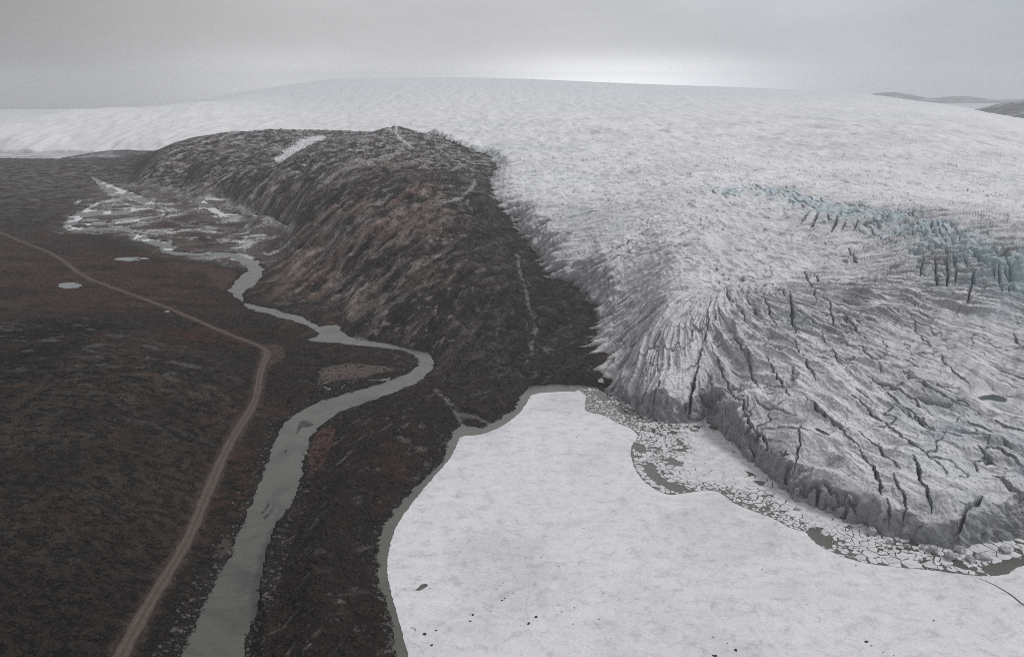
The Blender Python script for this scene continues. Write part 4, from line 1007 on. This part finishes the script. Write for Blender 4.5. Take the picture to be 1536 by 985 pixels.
# ------------------------------------------------------------------ lake ice
def jag(P, amp, step=4.0, seed=0, closed=True):
    """resample an outline and roughen it"""
    P = np.asarray(P, float); Q = np.vstack([P, P[:1]]) if closed else P
    d = np.concatenate([[0], np.cumsum(np.hypot(*np.diff(Q, axis=0).T))])
    t = np.arange(0, d[-1], step)
    x = np.interp(t, d, Q[:, 0]); y = np.interp(t, d, Q[:, 1])
    a = noise(x / (step * 2.3), y / (step * 2.3), seed + 1) + 0.6 * noise(x / (step * 6), y / (step * 6), seed + 3); b = noise(x / (step * 2.3), y / (step * 2.3), seed + 2)
    return np.stack([x + a * amp, y + b * amp], 1)
A0 = lambda p: at(*p)[:2]
shore_edge = [(635, 1400), (625, 1060), (614, 990), (607, 962), (600, 935), (591, 905), (584, 880), (580, 852), (583, 825), (590, 798), (603, 775), (626, 745), (650, 716), (674, 690), (686, 668), (689, 654), (720, 653), (750, 642), (778, 622), (792, 602), (797, 591), (830, 588), (868, 587), (880, 594)]
inner_edge = [(878, 604), (877, 618), (905, 622), (920, 632), (950, 644), (958, 656), (947, 668), (946, 685), (953, 705), (965, 722), (985, 736), (1003, 743), (1030, 740), (1060, 735), (1080, 738), (1105, 758), (1140, 770), (1165, 780), (1190, 795), (1209, 797), (1212, 806), (1230, 820), (1260, 834), (1300, 846),
              (1350, 851), (1400, 856), (1440, 861), (1465, 864), (1500, 864), (1520, 858), (1524, 850), (1560, 846), (1700, 850)]
sheet = jag(smooth_line([A0(p) for p in shore_edge], 2), 0.7, 1.6, 5, False)
edge2 = jag(smooth_line([A0(p) for p in inner_edge], 1), 0.8, 1.6, 9, False)
outer = [A0((2100, 900)), (500, 330), (420, 180), (150, 140), A0((635, 1480))]
sheet_all = np.vstack([sheet, edge2, np.array(outer)])
def thin(pts, w): 
    P = np.array([A0(p) for p in pts]); P = jag(smooth_line(P, 1), w * 1.5, 5.0, int(pts[0][0]), False)
    t = np.gradient(P, axis=0); t /= np.linalg.norm(t, axis=1)[:, None]
    n = np.stack([-t[:, 1], t[:, 0]], 1); ww = w * (0.4 + 0.6 * np.sin(np.linspace(0.15, np.pi - 0.15, len(P))))[:, None]
    return np.vstack([P + n * ww, (P - n * ww)[::-1]])
holes = [jag([A0(p) for p in [(622, 886), (632, 876), (640, 875), (642, 879), (630, 886)]], 0.3, 1.5, 21),
         thin([(1468, 868), (1490, 876), (1515, 892), (1540, 909), (1600, 945)], 0.75), thin([(800, 616), (835, 613), (872, 611)], 0.3),
         thin([(957, 712), (975, 727), (1000, 741)][::-1], 0.01) ]
holes = holes[:3]
lake_ice = flat_poly('lake_ice', sheet_all, 0.34, M_lice, 0.7, holes)
tag(lake_ice, 'snow-dusted sheet of lake ice', kind='structure')
# ---- broken ice between the sheet and the glacier
band = [(874, 588), (884, 582), (905, 588), (925, 602), (945, 613), (965, 626), (990, 634), (1035, 637), (1058, 630), (1080, 652), (1095, 670), (1115, 687), (1150, 714), (1172, 740), (1190, 754), (1225, 767), (1260, 784), (1290, 793), (1308, 806), (1345, 811), (1380, 821), (1415, 827), (1445, 836), (1470, 832), (1500, 822), (1540, 812), (1600, 806)]
bandP = np.vstack([np.array([A0(p) for p in band]), np.array([A0(p) for p in inner_edge])[::-1]])
open_px = [[(951, 668), (955, 664), (966, 668), (971, 676), (966, 681), (953, 677)], [(965, 700), (972, 695), (981, 696), (984, 706), (992, 716), (1002, 724), (1015, 726), (1028, 730), (1030, 736), (1018, 739), (1004, 735), (990, 726), (972, 714)],
           [(1000, 690), (1008, 686), (1019, 693), (1018, 699), (1006, 698)], [(1012, 658), (1020, 660), (1031, 672), (1028, 678), (1012, 676), (1026, 672)], [(1004, 645), (1016, 648), (1014, 652), (1006, 650)], [(1120, 707), (1128, 708), (1136, 716), (1124, 714)],
           [(1208, 797), (1215, 793), (1228, 797), (1238, 806), (1248, 818), (1240, 822), (1222, 814)], [(1470, 850), (1500, 845), (1532, 838), (1560, 836), (1530, 850), (1520, 858), (1500, 862), (1478, 860)], [(890, 586), (905, 592), (915, 600), (900, 600)], [(1425, 845), (1440, 842), (1450, 850), (1440, 853)],
           [(915, 602), (935, 612), (948, 622), (930, 620)], [(1132, 722), (1148, 722), (1146, 726), (1134, 725)]]
open_w = [np.array([A0(p) for p in q]) for q in open_px]
# zones: px, py, cell size (m), gap (m), dropout
zones = [(885, 592, 5.0, 1.0, .55), (900, 610, 4.5, .8, .42), (930, 620, 5, .7, .38), (950, 636, 5, .6, .36), (975, 640, 5.0, .6, .3), (960, 655, 6.5, .4, .12), (980, 668, 6, .5, .2), (1000, 660, 8, .45, .15), (985, 685, 5, .5, .22), (1005, 680, 6, .45, .2), (1000, 712, 5, .4, .15), (1030, 715, 24, .20, .0), (1035, 690, 26, .1, .0),
         (1060, 665, 24, .05, .0), (1090, 690, 34, .05, .0), (1110, 715, 28, .07, .0), (1075, 715, 28, .1, .0), (1040, 732, 5, .7, .25), (1075, 735, 5, .6, .22), (1110, 750, 5, .7, .25), (1140, 735, 14, .3, .05), (1160, 760, 6, .6, .16), (1160, 775, 5, .7, .25), (1200, 765, 18, .1, .0), (1195, 785, 6, .35, .12),
         (1235, 785, 14, .12, .0), (1230, 805, 5, .6, .3), (1255, 815, 7, .55, .22), (1270, 800, 7, .3, .06), (1290, 812, 8, .3, .05), (1290, 832, 7, .55, .15), (1320, 825, 9, .45, .1), (1330, 842, 10, .5, .12), (1360, 830, 7, .45, .12), (1370, 848, 10, .5, .12), (1400, 838, 6, .45, .2), (1420, 850, 9, .5, .18), (1440, 858, 11, .4, .1), (1460, 840, 7, .4, .15),
         (1490, 835, 11, .3, .1), (1500, 855, 8, .5, .35), (1530, 825, 10, .3, .1), (1560, 840, 9, .5, .2), (1180, 748, 18, .1, 0), (1130, 700, 28, .05, 0)]
ZW = np.array([[*A0((z[0], z[1])), z[2], z[3], z[4]] for z in zones])
def zone(p):
    d = np.hypot(ZW[:, 0] - p[0], ZW[:, 1] - p[1]); w = 1 / (d + 3) ** 4; w /= w.sum()
    return (w[:, None] * ZW[:, 2:]).sum(0)
def inside(P, p): return poly_sdf(np.array([p[0]]), np.array([p[1]]), P, 500.0)[0] < 0
# seed points
cand = RNG.uniform([bandP[:, 0].min(), bandP[:, 1].min()], [bandP[:, 0].max(), bandP[:, 1].max()], (60000, 2))
cand = cand[poly_sdf(cand[:, 0], cand[:, 1], bandP, 200.0) < 3.0]
seeds = []; szs = []
for p in cand:
    s_ = zone(p)[0] * RNG.choice([0.3, 0.45, 0.7, 1.0, 1.7, 2.6], p=[.24, .26, .2, .14, .1, .06])
    if seeds:
        A_ = np.asarray(seeds); dd = np.hypot(A_[:, 0] - p[0], A_[:, 1] - p[1])
        if (dd < 0.5 * (s_ + np.asarray(szs)) * 0.82).any(): continue
    seeds.append(p); szs.append(s_)
S_ = np.array(seeds)
def clip(poly, a, n):
    """keep the side where (p-a).n < 0"""
    out = []
    for i in range(len(poly)):
        p, q = poly[i], poly[(i + 1) % len(poly)]
        dp, dq = (p[0] - a[0]) * n[0] + (p[1] - a[1]) * n[1], (q[0] - a[0]) * n[0] + (q[1] - a[1]) * n[1]
        if dp < 0: out.append(p)
        if (dp < 0) != (dq < 0):
            t = dp / (dp - dq); out.append((p[0] + (q[0] - p[0]) * t, p[1] + (q[1] - p[1]) * t))
    return out
floes = []
for i, p in enumerate(S_):
    size, gap, drop = zone(p)
    if RNG.random() < drop: continue
    dd = np.hypot(*(S_ - p).T); near = np.argsort(dd)[1:22]
    R0 = 1.6 * size
    cell = [(p[0] + R0 * math.cos(a), p[1] + R0 * math.sin(a)) for a in np.linspace(0, 2 * math.pi, 9)[:-1]]
    for j in near:
        q = S_[j]; n = (q - p) / (dd[j] + 1e-9)
        wgt = 0.5 * dd[j] - gap * RNG.choice([0.15, 0.5, 1.0, 2.0], p=[.3, .3, .25, .15])
        cell = clip(cell, p + n * max(wgt, 0.5), n)
        if len(cell) < 3: break
    if len(cell) < 3: continue
    # keep clear of the ice sheet and the open pools
    P = np.array(cell)
    cx, cy = P.mean(0)
    if any(inside(o_, (cx, cy)) for o_ in open_w): continue
    so = poly_sdf(P[:, 0], P[:, 1], sheet_all, 300.0)
    if (so < -0.1).any():
        P2 = []
        c_s = poly_sdf(np.array([cx]), np.array([cy]), sheet_all, 300.0)[0]
        if c_s < 0.8: continue
        for (x, y), s_ in zip(P, so):
            f_ = 1.0 if s_ > 0.4 else max(0.15, (c_s - 0.4) / (c_s - s_ + 1e-6))
            P2.append((cx + (x - cx) * f_, cy + (y - cy) * f_))
        P = np.array(P2)
    for o_ in open_w:
        so = poly_sdf(P[:, 0], P[:, 1], o_, 100.0)
        if (so < 0).any():
            c_s = poly_sdf(np.array([cx]), np.array([cy]), o_, 100.0)[0]
            P = np.array([(cx + (x - cx) * (1.0 if s_ > 0 else max(0.2, c_s / (c_s - s_ + 1e-6))), cy + (y - cy) * (1.0 if s_ > 0 else max(0.2, c_s / (c_s - s_ + 1e-6)))) for (x, y), s_ in zip(P, so)])
    area = 0.5 * abs(np.sum(P[:, 0] * np.roll(P[:, 1], -1) - np.roll(P[:, 0], -1) * P[:, 1]))
    if area < 1.2: continue
    rr = math.hypot(cx, cy)
    floes.append((area / rr / rr / rr, area, (cx, cy), P))
floes.sort(key=lambda f: -f[0])
print('floes', len(floes), flush=True)

def plate(V0, F0, P, top, bot, bevel=0.14):
    """irregular plate: top polygon slightly inset above its sides"""
    c0 = P.mean(0); area = np.sum(P[:, 0] * np.roll(P[:, 1], -1) - np.roll(P[:, 0], -1) * P[:, 1])
    if area < 0: P = P[::-1]
    # rough the outline
    Q = []
    for i in range(len(P)):
        a, b = P[i], P[(i + 1) % len(P)]; L = np.hypot(*(b - a)); k = max(1, min(6, int(L / 2.0)))
        for s_ in range(k):
            q = a + (b - a) * (s_ / k); j = 0.10 * min(L, 3.0)
            Q.append(q + RNG.uniform(-j, j, 2) * (0.5 if s_ == 0 else 1))
    P = np.array(Q); n = len(P); o = len(V0)
    I = c0 + (P - c0) * (1 - bevel / max(1.0, np.hypot(*(P - c0).T).mean()))
    V0 += [(x, y, bot) for x, y in P] + [(x, y, top - 0.06) for x, y in P] + [(x, y, top + RNG.uniform(-.03, .05)) for x, y in I] + [(c0[0], c0[1], top + 0.04)]
    for i in range(n):
        j = (i + 1) % n
        F0 += [(o + i, o + j, o + n + j, o + n + i), (o + n + i, o + n + j, o + 2 * n + j, o + 2 * n + i), (o + 2 * n + i, o + 2 * n + j, o + 3 * n)]
FZ = [((905, 612), 'at the narrow left end of the lead'), ((975, 655), 'in the broken patch left of the apron'), ((1000, 705), 'among the open pools'), ((1080, 690), 'in the closed apron under the ice front'),
      ((1070, 736), 'in the cracked line below the apron'), ((1150, 765), 'in the cracked line right of the apron'), ((1200, 768), 'close under the middle of the ice front'), ((1260, 815), 'right of the rounded open pool'),
      ((1330, 835), 'below the tall dark ice blocks'), ((1400, 845), 'in the lead before the grey rubble'), ((1490, 845), 'at the far right end of the lead')]
FZw = [(A0(p), t) for p, t in FZ]
ORD = ['largest', 'second largest', 'third largest', 'fourth largest', 'fifth largest', 'sixth largest', 'seventh largest', 'eighth largest']
ice_front = np.array([A0(p) for p in band[:27]])
N_IND = 285
zone_of = [min(FZw, key=lambda q: math.hypot(q[0][0] - f_[2][0], q[0][1] - f_[2][1]))[1] for f_ in floes[:N_IND]]
rank = {}
for zn in set(zone_of):
    ids = sorted([i for i in range(len(zone_of)) if zone_of[i] == zn], key=lambda i: -floes[i][1])
    for k, i in enumerate(ids): rank[i] = k
def floe_label(i):
    _, area, c, P = floes[i]; zn = zone_of[i]
    if rank[i] < 8: return ORD[rank[i]] + ' white ice plate ' + zn, 'ice floes ' + zn
    Q = P - P.mean(0); w_ = np.linalg.eigvalsh(Q.T @ Q); long_ = w_[1] / max(w_[0], 1e-6) > 3.2
    d1 = line_dist(np.array([c[0]]), np.array([c[1]]), ice_front, 80.0)[0]; d2 = poly_sdf(np.array([c[0]]), np.array([c[1]]), sheet_all, 80.0)[0]
    sd_ = 'towards the glacier' if d1 < d2 else 'beside the lake ice'
    return ('narrow' if long_ else 'broad') + (' small' if area < 25 else ' middling') + ' floe ' + zn + ', ' + sd_, 'ice floes ' + zn
for i, (_, area, c, P) in enumerate(floes[:N_IND]):
    V0, F0 = [], []
    plate(V0, F0, P - np.array(c), 0.30 + RNG.uniform(-.06, .12) + (RNG.uniform(0, .25) if area < 20 else 0), -0.5)
    me = bpy.data.meshes.new('ice_floe'); me.from_pydata(V0, [], F0); me.update()
    o = link(me, 'ice_floe', M_floe); o.location = (c[0], c[1], 0)
    lb, gr = floe_label(i)
    tag(o, lb, 'ice floe', gr)
V0, F0 = [], []
for (_, area, c, P) in floes[N_IND:]:
    plate(V0, F0, P, 0.30 + RNG.uniform(-.08, .25), -0.5)
# crumbs of ice between the floes
crumbs = RNG.uniform([bandP[:, 0].min(), bandP[:, 1].min()], [bandP[:, 0].max(), bandP[:, 1].max()], (16000, 2))
sb = poly_sdf(crumbs[:, 0], crumbs[:, 1], bandP, 100.0); crumbs = crumbs[sb < -0.5]
sb = poly_sdf(crumbs[:, 0], crumbs[:, 1], sheet_all, 100.0); crumbs = crumbs[sb > 1.0]
mk = np.ones(len(crumbs), bool)
for o_ in open_w: mk &= poly_sdf(crumbs[:, 0], crumbs[:, 1], o_, 50.0) > 0.5
crumbs = crumbs[mk][:2600]
for p in crumbs:
    r = RNG.uniform(0.25, 1.0) * (1 + 0.5 * (RNG.random() < 0.1)); k = RNG.integers(4, 7); a0 = RNG.uniform(0, 6)
    P = np.array([(p[0] + r * RNG.uniform(.6, 1.2) * math.cos(a0 + 6.283 * i / k), p[1] + r * RNG.uniform(.6, 1.2) * math.sin(a0 + 6.283 * i / k)) for i in range(k)])
    plate(V0, F0, P, 0.18 + 0.3 * RNG.random(), -0.3, 0.1)
me = bpy.data.meshes.new('brash_ice'); me.from_pydata(V0, [], F0); me.update()
tag(link(me, 'brash_ice', M_floe), 'crumbled bits of ice between the floes', kind='stuff')

# ---- rocks and blocks
def rock_mesh(name, seed, n=2, squash=0.6, jag_=0.28):
    import bmesh
    bm = bmesh.new(); bmesh.ops.create_icosphere(bm, subdivisions=n, radius=1.0)
    r = np.random.default_rng(seed); planes = [(Vector(r.normal(size=3)).normalized(), r.uniform(0.45, 0.8)) for _ in range(9)]
    for v in bm.verts:
        for nrm, d in planes:
            s = v.co.dot(nrm)
            if s > d: v.co -= nrm * (s - d)
        v.co *= 1 + r.uniform(-jag_, jag_) * 0.35
        v.co.z *= squash
    me = bpy.data.meshes.new(name); bm.to_mesh(me); bm.free(); return me
stones = [rock_mesh('stone', 40 + i) for i in range(6)]
for m in stones: m.materials.append(M_stone.m)
BIG = [((804, 925), 1.9, 'largest round dark stone on the lake ice, right of the pair at bottom'), ((793, 935), 1.7, 'dark stone just below left of the largest one on the ice'), ((709, 922), 1.5, 'dark stone left of centre at the bottom of the lake ice'), ((705, 931), 1.2, 'dark stone just beneath another in the lower left of the lake ice'),
       ((637, 951), 2.0, 'elongated dark stone low on the left of the lake ice'), ((654, 945), 1.3, 'lone dark stone right of the elongated one, low on the left'), ((648, 967), 1.4, 'lone dark stone near the bottom left of the lake ice'), ((753, 900), 1.2, 'dark stone in the middle left, lower of a close pair'), ((757, 897), 1.0, 'dark stone in the middle left, upper of a close pair'),
       ((1104, 975), 1.8, 'dark stone at the bottom centre right of the lake ice'), ((1072, 983), 1.8, 'dark stone cut by the bottom edge right of centre'), ((1299, 962), 1.7, 'dark stone low on the right of the lake ice'), ((1284, 848), 1.2, 'lone dark stone near the right crack of the lake ice')]
SMALL = [(645, 882), (607, 883), (744, 883), (759, 878), (755, 874), (735, 916), (726, 910), (770, 889), (623, 944), (621, 952), (617, 941), (621, 942), (627, 968), (621, 970), (594, 882), (630, 864), (790, 835), (812, 835), (766, 850), (745, 850), (838, 849), (849, 848), (868, 845), (888, 864), (812, 836), (876, 792), (902, 773), (902, 887), (904, 889), (837, 907), (842, 917), (861, 911), (862, 914),
         (898, 928), (860, 935), (882, 969), (916, 957), (881, 905), (1060, 856), (1143, 852), (1149, 858), (1182, 878), (1202, 911), (1211, 906), (1206, 915), (1070, 955), (1091, 964), (1101, 962), (1044, 964), (1262, 834), (1144, 853), (1143, 855), (1258, 845), (1268, 956), (1275, 958), (1310, 968), (1325, 978), (1307, 968), (1290, 975), (1340, 982), (1230, 932), (818, 683), (865, 655), (847, 657), (728, 702), (643, 811), (809, 813), (1124, 800), (1170, 795), (1400, 930)]
def put_stone(p, r, label, grp=None):
    x, y, z = at(p[0], p[1], 0.34)
    o = bpy.data.objects.new('stone', stones[RNG.integers(6)]); COL.objects.link(o)
    o.location = (x, y, z + r * 0.08); o.rotation_euler = (0, 0, RNG.uniform(0, 6.28)); o.scale = (r * RNG.uniform(.8, 1.35), r * RNG.uniform(.7, 1), r * 0.75)
    tag(o, label, 'stone', grp)
for p, r, lb in BIG: put_stone(p, r * 0.72, lb)
for p in SMALL: put_stone(p, RNG.uniform(0.28, 0.6), 'tiny dark stone lying on the snowy lake ice', 'tiny stones scattered on the lake ice')

blocks = [rock_mesh('ice_block', 80 + i, 3, 0.8, 0.3) for i in range(6)]
for m in blocks: m.materials.append(M_dirt_ice.m)
BLK = [(1308, 800, 5, 'grey ice block fallen below the left dark cleft of the ice front'), (1400, 828, 4.5, 'grey ice block in the rubble below the front'), (1425, 836, 5.5, 'grey ice block right of the rubble below the front'), (1455, 842, 4, 'low ice block by the rubble fan'), (1476, 838, 5.5, 'ribbed ice block beside the rubble fan at the right'),
       (1385, 824, 3.4, 'small dark ice block under the front, left of the rubble'), (1440, 828, 5, 'tall grey ice block leaning on the front at the right'), (1510, 828, 5, 'grey ice block near the right edge under the front'), (1196, 765, 3, 'small ice block below the middle notch of the front'), (1100, 678, 2.4, 'small ice block under the left curve of the front'),
       (1055, 640, 3, 'ice block under the tall buttress right of the dark cleft'), (940, 616, 2.5, 'small ice block at the left tip of the front'), (1335, 815, 3, 'small ice block under the tall dark blocks'), (1360, 820, 3.2, 'dark ice block between the tall blocks and the rubble')]
for px, py, r, lb in BLK:
    x, y, z = at(px, py, 0)
    o = bpy.data.objects.new('ice_block', blocks[RNG.integers(6)]); COL.objects.link(o)
    o.location = (x, y, r * 0.25); o.rotation_euler = (RNG.uniform(-.3, .3), RNG.uniform(-.3, .3), RNG.uniform(0, 6.28)); o.scale = (r * RNG.uniform(.8, 1.2), r * RNG.uniform(.7, 1.1), r * RNG.uniform(.7, 1.1))
    tag(o, lb, 'ice block')

# ---- boulders along the banks and dwarf willow on the heath: far too many to count
def scatter(name, pts, sizes, mat, label, squash, seed):
    r = np.random.default_rng(seed)
    t = (1 + 5 ** .5) / 2
    base = np.array([(-1, t, 0), (1, t, 0), (-1, -t, 0), (1, -t, 0), (0, -1, t), (0, 1, t), (0, -1, -t), (0, 1, -t), (t, 0, -1), (t, 0, 1), (-t, 0, -1), (-t, 0, 1)]) / math.hypot(1, t)
    F = np.array([(0, 11, 5), (0, 5, 1), (0, 1, 7), (0, 7, 10), (0, 10, 11), (1, 5, 9), (5, 11, 4), (11, 10, 2), (10, 7, 6), (7, 1, 8), (3, 9, 4), (3, 4, 2), (3, 2, 6), (3, 6, 8), (3, 8, 9), (4, 9, 5), (2, 4, 11), (6, 2, 10), (8, 6, 7), (9, 8, 1)])
    n = len(pts); V = base[None] * (1 + r.uniform(-.35, .35, (n, 12, 1))); V = V * sizes[:, None, None]
    V[..., 0] *= r.uniform(.7, 1.4, (n, 1)); V[..., 2] *= squash
    a = r.uniform(0, 6.28, (n, 1)); x, y = V[..., 0].copy(), V[..., 1].copy()
    V[..., 0] = x * np.cos(a) - y * np.sin(a); V[..., 1] = x * np.sin(a) + y * np.cos(a)
    V += pts[:, None, :]
    FF = (F[None] + 12 * np.arange(n)[:, None, None]).reshape(-1, 3).astype(np.int32)
    me = bpy.data.meshes.new(name); me.vertices.add(n * 12); me.vertices.foreach_set('co', V.astype(np.float32).ravel())
    me.loops.add(FF.size); me.loops.foreach_set('vertex_index', FF.ravel()); me.polygons.add(len(FF)); me.polygons.foreach_set('loop_start', np.arange(0, FF.size, 3, dtype=np.int32))
    me.update(calc_edges=True)
    return tag(link(me, name, mat), label, kind='stuff')
def pick(mask, n, cell=1.0):
    f_ = land_fields; ok = np.argwhere(mask & (f_['ge'] < 0) & (f_['R'] < 1500))
    ok = ok[RNG.integers(0, len(ok), n)]
    x = LX[ok[:, 0], ok[:, 1]] + RNG.uniform(-1.6, 1.6, n); y = LY[ok[:, 0], ok[:, 1]] + RNG.uniform(-1.6, 1.6, n)
    z = np.array([land_z(a_, b_) for a_, b_ in zip(x, y)])
    return np.stack([x, y, z], 1)
f_ = land_fields
p1 = pick((((f_['rd'] > -2.5) & (f_['rd'] < 10)) | ((f_['ld'] > -1.0) & (f_['ld'] < 4))) & (f_['R'] < 1100), 9000)
scatter('boulders', p1, 0.18 + RNG.random(len(p1)) ** 7 * 1.5, M_boulder, 'dark boulders strewn along the river banks and lake shore', 0.6, 5)
p2 = pick((f_['n5'] > 0.05) & (f_['rd'] > 6) & (f_['ld'] > 5) & (f_['road'] > 2) & (f_['R'] < 950), 20000)
scatter('shrubs', p2, 0.5 + RNG.random(len(p2)) ** 3 * 2.0, M_shrub, 'dark dwarf willow scrub on the tundra', 0.45, 6)

# sand and stone bars showing in the lower river
for px, lb in [([(388, 776), (398, 765), (404, 752), (407, 757), (402, 768), (392, 778)], 'narrow dark bar in the wide lower river'), ([(391, 780), (402, 772), (414, 757), (416, 762), (408, 774), (395, 787)], 'second narrow dark bar in the wide lower river'), ([(424, 682), (430, 676), (433, 680), (428, 685)], 'tiny dark bar in the middle of the river'),
               ([(441, 660), (446, 634), (456, 628), (470, 631), (478, 640), (466, 646), (452, 645)], 'faint bar where the river widens')]:
    P = jag([A0(p) for p in px], 0.5, 2.0, 31); c0 = P.mean(0); lv = float(RIVER_LEVEL(c0[0], c0[1]))
    V = [(x, y, lv - 0.3) for x, y in P] + [(c0[0] + (x - c0[0]) * .5, c0[1] + (y - c0[1]) * .5, lv + 0.22) for x, y in P] + [(c0[0], c0[1], lv + 0.28)]
    n = len(P); F = []
    ar = np.sum(P[:, 0] * np.roll(P[:, 1], -1) - np.roll(P[:, 0], -1) * P[:, 1])
    for i in range(n):
        j = (i + 1) % n; q = [(i, j, n + j, n + i), (n + i, n + j, 2 * n)]
        F += q if ar > 0 else [t_[::-1] for t_ in q]
    me = bpy.data.meshes.new('sand_bar'); me.from_pydata(V, [], F); me.update()
    tag(link(me, 'sand_bar', M_boulder), lb, kind='structure')

# ------------------------------------------------------------------ haze
def box(name, x0, x1, y0, y1, z0, z1, mat):
    V = [(x, y, z) for z in (z0, z1) for y in (y0, y1) for x in (x0, x1)]
    F = [(0, 2, 3, 1), (4, 5, 7, 6), (0, 1, 5, 4), (2, 6, 7, 3), (0, 4, 6, 2), (1, 3, 7, 5)]
    me = bpy.data.meshes.new(name); me.from_pydata(V, [], F); me.update()
    return link(me, name, mat)
mh = bpy.data.materials.new('haze'); mh.use_nodes = True; nt = mh.node_tree; nt.nodes.clear()
oo = nt.nodes.new('ShaderNodeOutputMaterial'); vv = nt.nodes.new('ShaderNodeVolumePrincipled')
vv.inputs['Color'].default_value = (0.90, 0.915, 0.94, 1); vv.inputs['Density'].default_value = HAZE_DENSITY; vv.inputs['Anisotropy'].default_value = 0.2
nt.links.new(vv.outputs[0], oo.inputs['Volume'])
hz = box('haze', -16000, 18000, -1500, 17500, -75, 520, mh)
tag(hz, 'pale cold haze over the valley and the ice', kind='stuff')
